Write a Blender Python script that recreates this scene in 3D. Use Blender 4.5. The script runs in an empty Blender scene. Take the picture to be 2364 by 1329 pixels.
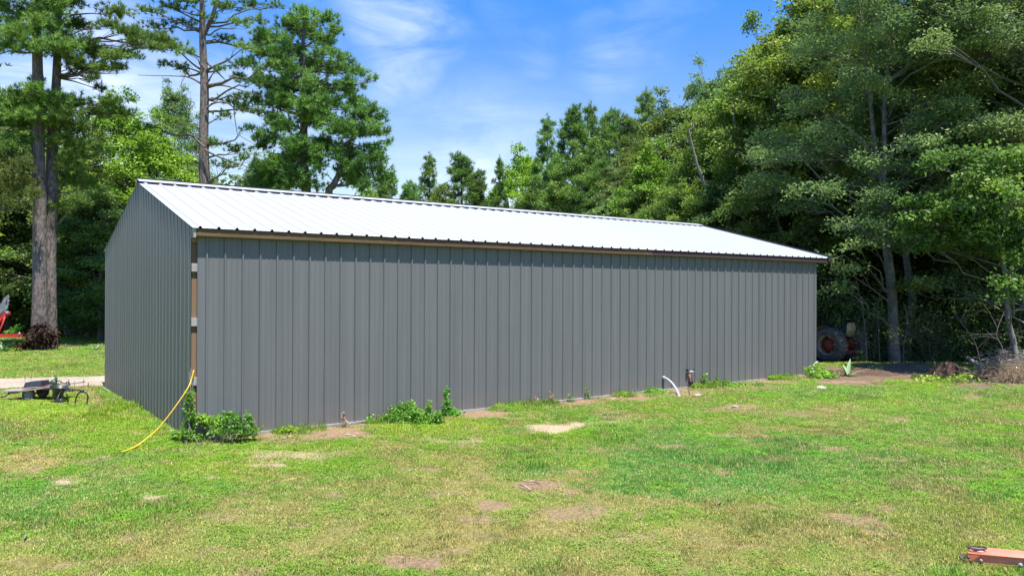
import bpy, math, random
import numpy as np
from mathutils import Vector, Matrix
R = math.radians
rng = np.random.default_rng(7)
random.seed(7)
sc = bpy.context.scene
COL = sc.collection

# ------------------------------------------------------------------ camera
F_PX, PITCH, ROLL, HC = 1750.6, -0.0023, 0.0043, 2.594
PW, PH = 2364.0, 1329.0
_fwd = np.array([0, math.cos(PITCH), -math.sin(PITCH)])
_up0 = np.array([0, math.sin(PITCH), math.cos(PITCH)])
_r0 = np.array([1.0, 0, 0])
_right = math.cos(ROLL) * _r0 + math.sin(ROLL) * _up0
_up = -math.sin(ROLL) * _r0 + math.cos(ROLL) * _up0
CAM = np.array([0, 0, HC])
cd = bpy.data.cameras.new('camera')
cam = bpy.data.objects.new('camera', cd)
COL.objects.link(cam)
M = Matrix.Identity(4)
for i in range(3):
    M[i][0] = _right[i]; M[i][1] = _up[i]; M[i][2] = -_fwd[i]; M[i][3] = CAM[i]
cam.matrix_world = M
cd.sensor_fit = 'HORIZONTAL'; cd.sensor_width = 36.0
cd.lens = F_PX / PW * 36.0
cd.clip_start = 0.1; cd.clip_end = 3000
sc.camera = cam

# ------------------------------------------------------------------ light
SUN_EL = R(70)
SUN_DIR = Vector((0.509 * math.cos(SUN_EL), -0.860 * math.cos(SUN_EL), math.sin(SUN_EL))).normalized()
sd = bpy.data.lights.new('sun', 'SUN')
sd.energy = 4.35; sd.angle = R(0.55); sd.color = (1.0, 0.955, 0.88)
sun = bpy.data.objects.new('sun', sd); COL.objects.link(sun)
sun.rotation_euler = SUN_DIR.to_track_quat('Z', 'Y').to_euler()

world = bpy.data.worlds.new('World'); sc.world = world; world.use_nodes = True
W = world.node_tree; W.nodes.clear()
def wn(t, **k):
    n = W.nodes.new(t)
    for a, b in k.items(): setattr(n, a, b)
    return n
sky = wn('ShaderNodeTexSky', sky_type='NISHITA', sun_disc=False)
sky.sun_elevation = SUN_EL; sky.sun_rotation = math.atan2(0.509, -0.860)
sky.altitude = 50; sky.air_density = 1.0; sky.dust_density = 0.6; sky.ozone_density = 2.0
tc = wn('ShaderNodeTexCoord'); sep = wn('ShaderNodeSeparateXYZ')
W.links.new(tc.outputs['Generated'], sep.inputs[0])
ramp = wn('ShaderNodeValToRGB')
cr = ramp.color_ramp
# tint of the sky with elevation: pale towards the horizon, deep blue overhead
SKYT = [(0.0, (1.15, 1.05, 1.12)), (0.12, (1.32, 1.26, 1.25)), (0.20, (1.05, 1.15, 1.24)), (0.29, (.60, 1.00, 1.44)), (0.36, (.36, .97, 1.80)), (1.0, (.50, .98, 1.75))]
while len(cr.elements) < len(SKYT): cr.elements.new(0.5)
for e, (p, c) in zip(cr.elements, SKYT):
    e.position = p; e.color = (*[v / 2 for v in c], 1)
W.links.new(sep.outputs['Z'], ramp.inputs[0])
mul = wn('ShaderNodeMix', data_type='RGBA', blend_type='MULTIPLY'); mul.inputs[0].default_value = 1
W.links.new(sky.outputs[0], mul.inputs[6]); W.links.new(ramp.outputs[0], mul.inputs[7])
# thin cirrus: a few soft streaks broken up by stretched noise
mp = wn('ShaderNodeMapping'); mp.inputs['Scale'].default_value = (2.6, 2.6, 8.5); mp.inputs['Rotation'].default_value = (0.0, 0.35, 0.3)
W.links.new(tc.outputs['Generated'], mp.inputs[0])
nz = wn('ShaderNodeTexNoise'); nz.inputs['Scale'].default_value = 2.2; nz.inputs['Detail'].default_value = 9; nz.inputs['Roughness'].default_value = .58
nz.inputs['Distortion'].default_value = .6
W.links.new(mp.outputs[0], nz.inputs['Vector'])
def wmath(op, a, b=None, clamp=False):
    m = wn('ShaderNodeMath', operation=op, use_clamp=clamp)
    for i, v in enumerate((a, b)):
        if v is None: continue
        if isinstance(v, (int, float)): m.inputs[i].default_value = v
        else: W.links.new(v, m.inputs[i])
    return m.outputs[0]
def pxdir(px, py):
    d = _fwd * F_PX + _right * (px - PW / 2) - _up * (py - PH / 2)
    return d / np.linalg.norm(d)
def blob(px, py, rad):
    d = pxdir(px, py)
    v = wn('ShaderNodeVectorMath', operation='DISTANCE'); W.links.new(wad.outputs[0], v.inputs[0]); v.inputs[1].default_value = d
    mr = wn('ShaderNodeMapRange', interpolation_type='SMOOTHSTEP'); mr.inputs[1].default_value = rad; mr.inputs[2].default_value = 0
    mr.inputs[3].default_value = 0; mr.inputs[4].default_value = 1
    W.links.new(v.outputs['Value'], mr.inputs[0]); return mr.outputs[0]
wnz = wn('ShaderNodeTexNoise'); wnz.inputs['Scale'].default_value = 7; wnz.inputs['Detail'].default_value = 5
W.links.new(tc.outputs['Generated'], wnz.inputs['Vector'])
wof = wn('ShaderNodeVectorMath', operation='SUBTRACT'); W.links.new(wnz.outputs['Color'], wof.inputs[0]); wof.inputs[1].default_value = (.5, .5, .5)
wsc = wn('ShaderNodeVectorMath', operation='MULTIPLY'); W.links.new(wof.outputs[0], wsc.inputs[0]); wsc.inputs[1].default_value = (.22, .22, .16)
wad = wn('ShaderNodeVectorMath', operation='ADD'); W.links.new(tc.outputs['Generated'], wad.inputs[0]); W.links.new(wsc.outputs[0], wad.inputs[1])
acc = None
for (px, py, rad, s) in [(890, 30, .13, .50), (880, 110, .09, .40), (1400, 100, .10, .20), (1440, 160, .10, .16), (1500, 60, .08, .20), (1180, 95, .07, .12), (1060, 320, .11, .25),
                         (120, 250, .30, .5), (560, 290, .17, .4), (1100, 440, .2, .3), (330, 130, .14, .3)]:
    b = wmath('MULTIPLY', blob(px, py, rad), s)
    acc = b if acc is None else wmath('MAXIMUM', acc, b)
base = wn('ShaderNodeMapRange'); base.inputs[1].default_value = .40; base.inputs[2].default_value = .72
W.links.new(nz.outputs['Fac'], base.inputs[0])
cl = wmath('MULTIPLY', acc, wmath('ADD', wmath('MULTIPLY', base.outputs[0], 1.3), .12), True)
mixc = wn('ShaderNodeMix', data_type='RGBA'); W.links.new(cl, mixc.inputs[0])
W.links.new(mul.outputs[2], mixc.inputs[6]); mixc.inputs[7].default_value = (4.6, 4.9, 5.8, 1)
gain = wn('ShaderNodeVectorMath', operation='SCALE'); W.links.new(mixc.outputs[2], gain.inputs[0]); gain.inputs['Scale'].default_value = 1.8
bg = wn('ShaderNodeBackground'); bg.inputs['Strength'].default_value = 0.075
wo = wn('ShaderNodeOutputWorld')
W.links.new(gain.outputs[0], bg.inputs[0]); W.links.new(bg.outputs[0], wo.inputs[0])
vs = sc.view_settings
vs.view_transform = 'Standard'; vs.look = 'None'; vs.gamma = 1; vs.use_curve_mapping = False
vs.exposure = 1.2
sc.cycles.max_bounces = 8; sc.cycles.transparent_max_bounces = 4
sc.cycles.diffuse_bounces = 5; sc.cycles.glossy_bounces = 3; sc.cycles.transmission_bounces = 4

# ------------------------------------------------------------------ helpers
def unproj(px, py, depth):
    """world point seen at photo pixel (px,py) at forward distance depth"""
    d = _fwd + _right * ((px - PW / 2) / F_PX) - _up * ((py - PH / 2) / F_PX)
    return CAM + d * depth
def proj(P):
    q = np.asarray(P) - CAM
    z = q @ _fwd
    return PW / 2 + (q @ _right) / z * F_PX, PH / 2 - (q @ _up) / z * F_PX, z
def sstep(a, b, x):
    t = np.clip((x - a) / (b - a), 0, 1); return t * t * (3 - 2 * t)
_tabs = [rng.random((256, 256)) for _ in range(8)]
def vnoise(x, y, k=0):
    T = _tabs[k % 8]
    xi = np.floor(x).astype(int); yi = np.floor(y).astype(int)
    fx = x - xi; fy = y - yi; fx = fx * fx * (3 - 2 * fx); fy = fy * fy * (3 - 2 * fy)
    a = T[xi % 256, yi % 256]; b = T[(xi + 1) % 256, yi % 256]; c = T[xi % 256, (yi + 1) % 256]; d = T[(xi + 1) % 256, (yi + 1) % 256]
    return (a * (1 - fx) + b * fx) * (1 - fy) + (c * (1 - fx) + d * fx) * fy
def fbm(x, y, k=0, o=4):
    s = 0; a = .5; t = 0
    for i in range(o):
        s = s + a * vnoise(x * 2 ** i + 17.3 * i, y * 2 ** i + 5.1 * i, k + i); t += a; a *= .5
    return s / t
def gz(x, y):
    x = np.asarray(x, float); y = np.asarray(y, float)
    h = -0.17 * sstep(13.5, 20.5, y) * sstep(-4.5, -9.5, x)
    h = h + .05 * (fbm(x * .35, y * .35, 3, 3) - .5) * sstep(0, 2, y)
    h = h + .16 * np.exp(-(((x - 13.5) / 5) ** 2 + ((y - 25.5) / 1.6) ** 2)) * (1.0)
    return h
def gp(px, py):
    """ground point under a photo pixel"""
    d = _fwd + _right * ((px - PW / 2) / F_PX) - _up * ((py - PH / 2) / F_PX)
    t = -HC / d[2]
    for _ in range(6):
        p = CAM + d * t
        t = (float(gz(p[0], p[1])) - HC) / d[2]
    p = CAM + d * t
    return p

BO = np.array([-5.418, 12.949, 0.0]); TH = 0.6211
BU = np.array([math.cos(TH), math.sin(TH), 0]); BV = np.array([-math.sin(TH), math.cos(TH), 0])
BL, BW, BH, BR = 18.3, 10.07, 3.66, 1.31
def b2w(x, y, z=0): return BO + BU * x + BV * y + np.array([0, 0, z])
def w2b(P):
    q = np.asarray(P) - BO; return q @ BU, q @ BV
def wallpt(px, py, off=0.0):
    """point on the long wall plane (off metres in front) under a photo pixel"""
    d = _fwd + _right * ((px - PW / 2) / F_PX) - _up * ((py - PH / 2) / F_PX)
    q = (BO - BV * off) - CAM
    return CAM + d * ((q @ BV) / (d @ BV))

def tag(o, label=None, cat=None, group=None, kind=None):
    if label: o['label'] = label
    if cat: o['category'] = cat
    if group: o['group'] = group
    if kind: o['kind'] = kind
    return o
def empty(name, loc=(0, 0, 0), rz=0, **k):
    o = bpy.data.objects.new(name, None); COL.objects.link(o); o.location = loc; o.rotation_euler = (0, 0, rz)
    o.empty_display_size = .2
    return tag(o, **k)
def np_mesh(name, V, Fc, mats, smooth=False, midx=None, tint=None):
    """Fc: (n,k) int array with uniform face size"""
    me = bpy.data.meshes.new(name)
    V = np.asarray(V, np.float32); Fc = np.asarray(Fc, np.int32)
    n, k = Fc.shape
    me.vertices.add(len(V)); me.vertices.foreach_set('co', V.ravel())
    me.loops.add(n * k); me.loops.foreach_set('vertex_index', Fc.ravel())
    me.polygons.add(n); me.polygons.foreach_set('loop_start', np.arange(0, n * k, k, dtype=np.int32))
    me.polygons.foreach_set('loop_total', np.full(n, k, np.int32))
    if smooth: me.polygons.foreach_set('use_smooth', np.ones(n, bool))
    if midx is not None: me.polygons.foreach_set('material_index', np.asarray(midx, np.int32))
    for m in (mats if isinstance(mats, (list, tuple)) else [mats]): me.materials.append(m)
    if tint is not None:
        at = me.attributes.new('tint', 'FLOAT', 'FACE'); at.data.foreach_set('value', np.asarray(tint, np.float32))
    me.update(calc_edges=True)
    return me
def link(name, me, parent=None, **k):
    o = bpy.data.objects.new(name, me); COL.objects.link(o)
    if parent is not None: o.parent = parent
    return tag(o, **k)

class MB:
    def __init__(s): s.v = []; s.f = []; s.m = []; s.sm = []
    def add(s, V, Fc, m=0, smooth=False):
        b = len(s.v); s.v += [tuple(map(float, p)) for p in V]; s.f += [tuple(int(i) + b for i in f) for f in Fc]; s.m += [m] * len(Fc); s.sm += [smooth] * len(Fc)
    def box(s, x0, x1, y0, y1, z0, z1, m=0, T=None):
        V = [(x, y, z) for z in (z0, z1) for y in (y0, y1) for x in (x0, x1)]
        if T is not None: V = [T @ Vector(p) for p in V]
        s.add(V, [(0, 2, 3, 1), (4, 5, 7, 6), (0, 1, 5, 4), (2, 6, 7, 3), (0, 4, 6, 2), (1, 3, 7, 5)], m)
    def tube(s, pts, r, n=8, m=0, closed=False, caps=True):
        V, Fc = tube(pts, r, n, closed)
        s.add(V, Fc, m, True)
        if caps and not closed:
            b = len(s.v) - len(V)
            s.f.append(tuple(b + i for i in reversed(range(n)))); s.f.append(tuple(b + len(V) - n + i for i in range(n))); s.m += [m, m]; s.sm += [False, False]
    def lathe(s, prof, c=(0, 0, 0), axis='z', n=20, m=0, T=None):
        V = []; 
        for (r, h) in prof:
            for i in range(n):
                a = 2 * math.pi * i / n; x, y = r * math.cos(a), r * math.sin(a)
                p = {'z': (x, y, h), 'x': (h, x, y), 'y': (x, h, y)}[axis]
                p = (p[0] + c[0], p[1] + c[1], p[2] + c[2])
                V.append(T @ Vector(p) if T is not None else p)
        Fc = [(j * n + i, j * n + (i + 1) % n, (j + 1) * n + (i + 1) % n, (j + 1) * n + i) for j in range(len(prof) - 1) for i in range(n)]
        s.add(V, Fc, m, True)
    def build(s, name, mats, parent=None, **k):
        me = bpy.data.meshes.new(name); me.from_pydata(s.v, [], s.f)
        for mm in (mats if isinstance(mats, (list, tuple)) else [mats]): me.materials.append(mm)
        me.polygons.foreach_set('material_index', s.m); me.polygons.foreach_set('use_smooth', s.sm); me.update()
        return link(name, me, parent, **k)
def tube(pts, r, n=6, closed=False):
    P = np.asarray(pts, float); m = len(P)
    r = np.full(m, r, float) if np.isscalar(r) else np.asarray(r, float)
    if closed: Tn = np.roll(P, -1, 0) - np.roll(P, 1, 0)
    else: Tn = np.gradient(P, axis=0)
    Tn /= np.linalg.norm(Tn, axis=1)[:, None] + 1e-9
    ref = np.array([0, 0, 1.0]) if abs(Tn[:, 2]).mean() < .8 else np.array([1.0, 0, 0])
    A = np.cross(Tn, ref); A /= np.linalg.norm(A, axis=1)[:, None] + 1e-9
    B = np.cross(Tn, A)
    a = np.arange(n) * 2 * math.pi / n
    V = P[:, None] + r[:, None, None] * (A[:, None] * np.cos(a)[None, :, None] + B[:, None] * np.sin(a)[None, :, None])
    V = V.reshape(-1, 3)
    j, i = np.meshgrid(np.arange(m if closed else m - 1), np.arange(n), indexing='ij')
    j2 = (j + 1) % m
    Fc = np.stack([j * n + i, j * n + (i + 1) % n, j2 * n + (i + 1) % n, j2 * n + i], -1).reshape(-1, 4)
    return V, Fc
def bez(a, b, c, n=7):
    t = np.linspace(0, 1, n)[:, None]
    return (1 - t) ** 2 * np.asarray(a) + 2 * t * (1 - t) * np.asarray(b) + t ** 2 * np.asarray(c)
def spline(pts, n=24):
    P = np.asarray(pts, float); m = len(P); out = []
    for i in range(m - 1):
        p0, p1, p2, p3 = P[max(i - 1, 0)], P[i], P[i + 1], P[min(i + 2, m - 1)]
        k = max(2, n // (m - 1))
        for t in np.linspace(0, 1, k, endpoint=(i == m - 2)):
            out.append(.5 * ((2 * p1) + (-p0 + p2) * t + (2 * p0 - 5 * p1 + 4 * p2 - p3) * t * t + (-p0 + 3 * p1 - 3 * p2 + p3) * t ** 3))
    return np.array(out)

# ------------------------------------------------------------------ materials
def mat(name, col, rough=.8, metal=0, spec=.5, noise=None, bump=None, rng2=None, coat=0):
    """noise=(scale, amount, second colour); bump=(scale, strength)"""
    m = bpy.data.materials.new(name); m.use_nodes = True; nt = m.node_tree; N = nt.nodes; b = N['Principled BSDF']
    b.inputs['Base Color'].default_value = (*col, 1); b.inputs['Roughness'].default_value = rough; b.inputs['Metallic'].default_value = metal
    b.inputs['Specular IOR Level'].default_value = spec; b.inputs['Coat Weight'].default_value = coat
    g = N.new('ShaderNodeTexCoord')
    if noise:
        sc_, amt, c2 = noise
        n = N.new('ShaderNodeTexNoise'); n.inputs['Detail'].default_value = 7; n.inputs['Roughness'].default_value = .62
        if isinstance(sc_, tuple):
            mp = N.new('ShaderNodeMapping'); mp.inputs['Scale'].default_value = sc_; nt.links.new(g.outputs['Object'], mp.inputs[0]); nt.links.new(mp.outputs[0], n.inputs['Vector']); n.inputs['Scale'].default_value = 1
        else:
            nt.links.new(g.outputs['Object'], n.inputs['Vector']); n.inputs['Scale'].default_value = sc_
        mr = N.new('ShaderNodeMapRange'); mr.inputs[1].default_value = .32; mr.inputs[2].default_value = .68; mr.inputs[4].default_value = amt
        nt.links.new(n.outputs['Fac'], mr.inputs[0])
        mx = N.new('ShaderNodeMix'); mx.data_type = 'RGBA'; mx.inputs[6].default_value = (*col, 1); mx.inputs[7].default_value = (*c2, 1)
        nt.links.new(mr.outputs[0], mx.inputs[0]); nt.links.new(mx.outputs[2], b.inputs['Base Color'])
    if bump:
        n2 = N.new('ShaderNodeTexNoise'); n2.inputs['Detail'].default_value = 5
        if isinstance(bump[0], tuple):
            mp = N.new('ShaderNodeMapping'); mp.inputs['Scale'].default_value = bump[0]; nt.links.new(g.outputs['Object'], mp.inputs[0]); nt.links.new(mp.outputs[0], n2.inputs['Vector']); n2.inputs['Scale'].default_value = 1
        else:
            nt.links.new(g.outputs['Object'], n2.inputs['Vector']); n2.inputs['Scale'].default_value = bump[0]
        bm = N.new('ShaderNodeBump'); bm.inputs['Strength'].default_value = bump[1]; bm.inputs['Distance'].default_value = bump[2] if len(bump) > 2 else .02
        nt.links.new(n2.outputs['Fac'], bm.inputs['Height']); nt.links.new(bm.outputs[0], b.inputs['Normal'])
    return m
def leafmat(name, lo, hi, trans=.42, gloss=.12, tipcol=None):
    """two-sided foliage; the per-leaf 'tint' attribute runs lo -> hi"""
    m = bpy.data.materials.new(name); m.use_nodes = True; nt = m.node_tree; N = nt.nodes; N.clear()
    at = N.new('ShaderNodeAttribute'); at.attribute_name = 'tint'
    lo, hi = [tuple(min(.8, v * f) for v, f in zip(c, (1.85, 1.60, 1.95))) for c in (lo, hi)]; tipcol = tuple(v * 1.2 for v in tipcol) if tipcol else None
    rp = N.new('ShaderNodeValToRGB'); e = rp.color_ramp.elements; e[0].color = (*lo, 1); e[1].color = (*hi, 1); e[1].position = .85
    if tipcol: x = e.new(1.0); x.color = (*tipcol, 1)
    oi = N.new('ShaderNodeObjectInfo')
    hs = N.new('ShaderNodeHueSaturation')
    mr = N.new('ShaderNodeMapRange'); mr.inputs[3].default_value = .85; mr.inputs[4].default_value = 1.2
    nt.links.new(oi.outputs['Random'], mr.inputs[0]); nt.links.new(mr.outputs[0], hs.inputs['Value'])
    mh = N.new('ShaderNodeMapRange'); mh.inputs[3].default_value = .485; mh.inputs[4].default_value = .515
    wn_ = N.new('ShaderNodeMath'); wn_.operation = 'FRACT'; ml = N.new('ShaderNodeMath'); ml.operation = 'MULTIPLY'; ml.inputs[1].default_value = 7.13
    nt.links.new(oi.outputs['Random'], ml.inputs[0]); nt.links.new(ml.outputs[0], wn_.inputs[0]); nt.links.new(wn_.outputs[0], mh.inputs[0]); nt.links.new(mh.outputs[0], hs.inputs['Hue'])
    nt.links.new(at.outputs['Fac'], rp.inputs[0]); nt.links.new(rp.outputs[0], hs.inputs['Color'])
    d = N.new('ShaderNodeBsdfDiffuse'); t = N.new('ShaderNodeBsdfTranslucent'); g = N.new('ShaderNodeBsdfGlossy'); g.inputs['Roughness'].default_value = .5
    g.inputs['Color'].default_value = (.35, .38, .35, 1)
    m1 = N.new('ShaderNodeMixShader'); m1.inputs[0].default_value = trans; m2 = N.new('ShaderNodeMixShader'); m2.inputs[0].default_value = gloss * .45
    nt.links.new(hs.outputs[0], d.inputs[0]); nt.links.new(hs.outputs[0], t.inputs[0])
    nt.links.new(d.outputs[0], m1.inputs[1]); nt.links.new(t.outputs[0], m1.inputs[2]); nt.links.new(m1.outputs[0], m2.inputs[1]); nt.links.new(g.outputs[0], m2.inputs[2])
    o = N.new('ShaderNodeOutputMaterial'); nt.links.new(m2.outputs[0], o.inputs[0])
    return m

M_ = {}
def wallmetal(name, col, dirt):
    m = mat(name, col, rough=.42, spec=.45, noise=((.7, .7, .5), .35, tuple(c * .86 for c in col)))
    nt = m.node_tree; N = nt.nodes; b = N['Principled BSDF']
    # splashed dust close to the ground and faint drip streaks
    g = N.new('ShaderNodeNewGeometry'); s = N.new('ShaderNodeSeparateXYZ'); nt.links.new(g.outputs['Position'], s.inputs[0])
    mr = N.new('ShaderNodeMapRange'); mr.inputs[1].default_value = .55; mr.inputs[2].default_value = -.1; mr.inputs[3].default_value = 0; mr.inputs[4].default_value = .55
    nt.links.new(s.outputs['Z'], mr.inputs[0])
    n = N.new('ShaderNodeTexNoise'); n.inputs['Scale'].default_value = 5; n.inputs['Detail'].default_value = 8
    nt.links.new(g.outputs['Position'], n.inputs['Vector'])
    ml = N.new('ShaderNodeMath'); ml.operation = 'MULTIPLY'; nt.links.new(mr.outputs[0], ml.inputs[0]); nt.links.new(n.outputs['Fac'], ml.inputs[1])
    mx = N.new('ShaderNodeMix'); mx.data_type = 'RGBA'; mx.inputs[7].default_value = (*dirt, 1)
    src = b.inputs['Base Color'].links[0].from_socket
    nt.links.new(src, mx.inputs[6]); nt.links.new(ml.outputs[0], mx.inputs[0]); nt.links.new(mx.outputs[2], b.inputs['Base Color'])
    mps = N.new('ShaderNodeMapping'); mps.inputs['Scale'].default_value = (9, 9, .22); nt.links.new(g.outputs['Position'], mps.inputs[0])
    ns = N.new('ShaderNodeTexNoise'); ns.inputs['Scale'].default_value = 1; ns.inputs['Detail'].default_value = 6; nt.links.new(mps.outputs[0], ns.inputs['Vector'])
    mrs = N.new('ShaderNodeMapRange'); mrs.inputs[1].default_value = .3; mrs.inputs[2].default_value = .7; mrs.inputs[3].default_value = .90; mrs.inputs[4].default_value = 1.08; nt.links.new(ns.outputs['Fac'], mrs.inputs[0])
    vsc = N.new('ShaderNodeVectorMath'); vsc.operation = 'SCALE'; nt.links.new(mx.outputs[2], vsc.inputs[0]); nt.links.new(mrs.outputs[0], vsc.inputs['Scale']); nt.links.new(vsc.outputs[0], b.inputs['Base Color'])
    mrr = N.new('ShaderNodeMapRange'); mrr.inputs[3].default_value = .34; mrr.inputs[4].default_value = .55; nt.links.new(ns.outputs['Fac'], mrr.inputs[0]); nt.links.new(mrr.outputs[0], b.inputs['Roughness'])
    n3 = N.new('ShaderNodeTexNoise'); n3.inputs['Scale'].default_value = 1.3; n3.inputs['Detail'].default_value = 3
    bm = N.new('ShaderNodeBump'); bm.inputs['Strength'].default_value = .25; bm.inputs['Distance'].default_value = .02
    nt.links.new(g.outputs['Position'], n3.inputs['Vector']); nt.links.new(n3.outputs['Fac'], bm.inputs['Height']); nt.links.new(bm.outputs[0], b.inputs['Normal'])
    return m
M_['wall'] = wallmetal('charcoal_sheet', (.127, .131, .133), (.22, .16, .10))
M_['roof'] = mat('white_sheet', (.44, .45, .465), .4, noise=((2.5, .5, .5), .6, (.41, .42, .43)))
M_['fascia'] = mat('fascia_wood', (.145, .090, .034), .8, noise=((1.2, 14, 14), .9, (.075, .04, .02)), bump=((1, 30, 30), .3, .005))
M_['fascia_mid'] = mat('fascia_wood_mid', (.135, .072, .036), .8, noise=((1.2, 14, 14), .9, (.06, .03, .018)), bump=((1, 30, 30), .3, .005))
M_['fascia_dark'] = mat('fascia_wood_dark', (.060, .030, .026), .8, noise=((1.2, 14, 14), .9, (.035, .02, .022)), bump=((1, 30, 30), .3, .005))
M_['post'] = mat('post_wood', (.20, .138, .085), .85, noise=((14, 14, 1.3), .8, (.19, .10, .05)), bump=((30, 30, 2), .4, .01))
M_['grey_wood'] = mat('weathered_wood', (.36, .335, .31), .9, noise=((3, 9, 9), .8, (.22, .2, .18)), bump=((3, 30, 30), .3, .005))
M_['galv'] = mat('grey_trim', (.33, .32, .31), .6, noise=(6, .7, (.2, .18, .16)))
M_['concrete'] = mat('concrete', (.34, .31, .28), .9, noise=(5, .7, (.22, .19, .16)), bump=(20, .4, .01))
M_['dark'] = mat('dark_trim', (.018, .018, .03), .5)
M_['screw'] = mat('screw', (.5, .5, .48), .35, .6)
M_['pvc'] = mat('white_pipe', (.40, .43, .50), .45, noise=(8, .7, (.27, .28, .30)))
M_['blackp'] = mat('black_plastic', (.025, .027, .035), .38, noise=(9, .6, (.05, .05, .06)))
M_['black'] = mat('black_paint', (.012, .013, .015), .4, noise=(12, .7, (.035, .03, .028)))
M_['rubber'] = mat('tyre_rubber', (.045, .047, .055), .75, noise=(5, .9, (.15, .14, .13)), bump=(40, .3, .005))
M_['rim'] = mat('rusty_rim', (.42, .34, .26), .7, noise=(9, .9, (.10, .05, .03)))
M_['rust'] = mat('rusty_hub', (.40, .075, .05), .75, noise=(8, .8, (.05, .018, .012)), bump=(30, .3, .01))
M_['orange'] = mat('faded_orange', (.60, .27, .11), .7, noise=(8, .9, (.50, .33, .20)))
M_['cream'] = mat('faded_seat', (.60, .46, .28), .7, noise=(7, .9, (.20, .10, .05)))
M_['red'] = mat('red_paint', (.50, .03, .025), .5, noise=(5, .6, (.30, .02, .02)))
M_['salmon'] = mat('faded_red_paint', (.66, .17, .10), .55, noise=(4, .7, (.66, .25, .17)), bump=(30, .15, .004))
M_['steelgrey'] = mat('dull_steel', (.26, .29, .33), .5, .3, noise=(9, .8, (.12, .10, .10)))
M_['rustgrey'] = mat('brown_steel', (.10, .07, .055), .6, .3, noise=(20, .8, (.05, .03, .025)))
M_['hose'] = mat('yellow_hose', (.85, .52, .02), .4)
M_['pinebark'] = mat('pine_bark', (.22, .185, .17), .95, noise=((13, 13, 3.2), 1, (.055, .038, .032)), bump=((13, 13, 3.2), 1, .09))
M_['bark'] = mat('grey_bark', (.13, .125, .11), .95, noise=((5, 5, 2), .9, (.085, .08, .068)), bump=((14, 14, 4), .7, .03))
M_['palebark'] = mat('pale_blotched_bark', (.22, .215, .195), .95, noise=((4, 4, 7), 1, (.08, .08, .068)), bump=((10, 10, 8), .6, .02))
M_['twig'] = mat('dry_twig', (.22, .185, .15), .95, noise=(5, .8, (.10, .08, .06)))
M_['snag'] = mat('snag_wood', (.34, .31, .28), .95, noise=((8, 8, 1), .9, (.14, .11, .09)), bump=((20, 20, 2), .8, .03))
M_['stone'] = mat('pale_stone', (.42, .38, .33), .95, noise=(12, .9, (.25, .2, .16)), bump=(25, .6, .02))
M_['soil'] = mat('dark_soil', (.12, .068, .042), 1, noise=(6, .9, (.05, .03, .02)), bump=(18, 1, .05))
M_['straw'] = mat('dry_straw', (.40, .31, .20), .95, noise=(5, .8, (.12, .07, .04)))
M_['rootbrown'] = mat('root_brown', (.13, .075, .05), .95, noise=(9, .8, (.06, .035, .025)))
M_['lf_mid'] = leafmat('leaf_mid', (.045, .10, .018), (.15, .25, .030), tipcol=(.22, .30, .03))
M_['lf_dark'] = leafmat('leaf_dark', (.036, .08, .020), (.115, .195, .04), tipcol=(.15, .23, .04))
M_['lf_blue'] = leafmat('leaf_cool', (.048, .10, .030), (.15, .245, .058), tipcol=(.21, .29, .06), gloss=.12)
M_['lf_bright'] = leafmat('leaf_bright', (.06, .15, .012), (.19, .34, .03), tipcol=(.28, .37, .03), trans=.42)
M_['lf_maple'] = leafmat('leaf_maple', (.03, .08, .012), (.11, .21, .03), tipcol=(.26, .36, .04), trans=.42)
M_['lf_pine'] = leafmat('needle', (.04, .10, .022), (.14, .26, .04), trans=.3, gloss=.08, tipcol=(.20, .29, .04))
M_['lf_pinedry'] = leafmat('needle_browning', (.04, .075, .016), (.11, .15, .03), trans=.25, gloss=.06, tipcol=(.20, .12, .05))
M_['lf_weed'] = leafmat('leaf_weed', (.05, .17, .016), (.14, .34, .03), tipcol=(.22, .42, .035), trans=.48)
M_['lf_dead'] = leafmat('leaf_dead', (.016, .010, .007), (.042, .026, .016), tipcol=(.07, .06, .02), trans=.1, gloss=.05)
M_['lf_dry'] = leafmat('dry_stem', (.12, .08, .045), (.30, .21, .12), tipcol=(.36, .28, .17), trans=.15, gloss=.02)
M_['agave'] = mat('striped_leaf', (.16, .28, .12), .5, noise=((1, 1, 1), .6, (.30, .36, .18)))

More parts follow.
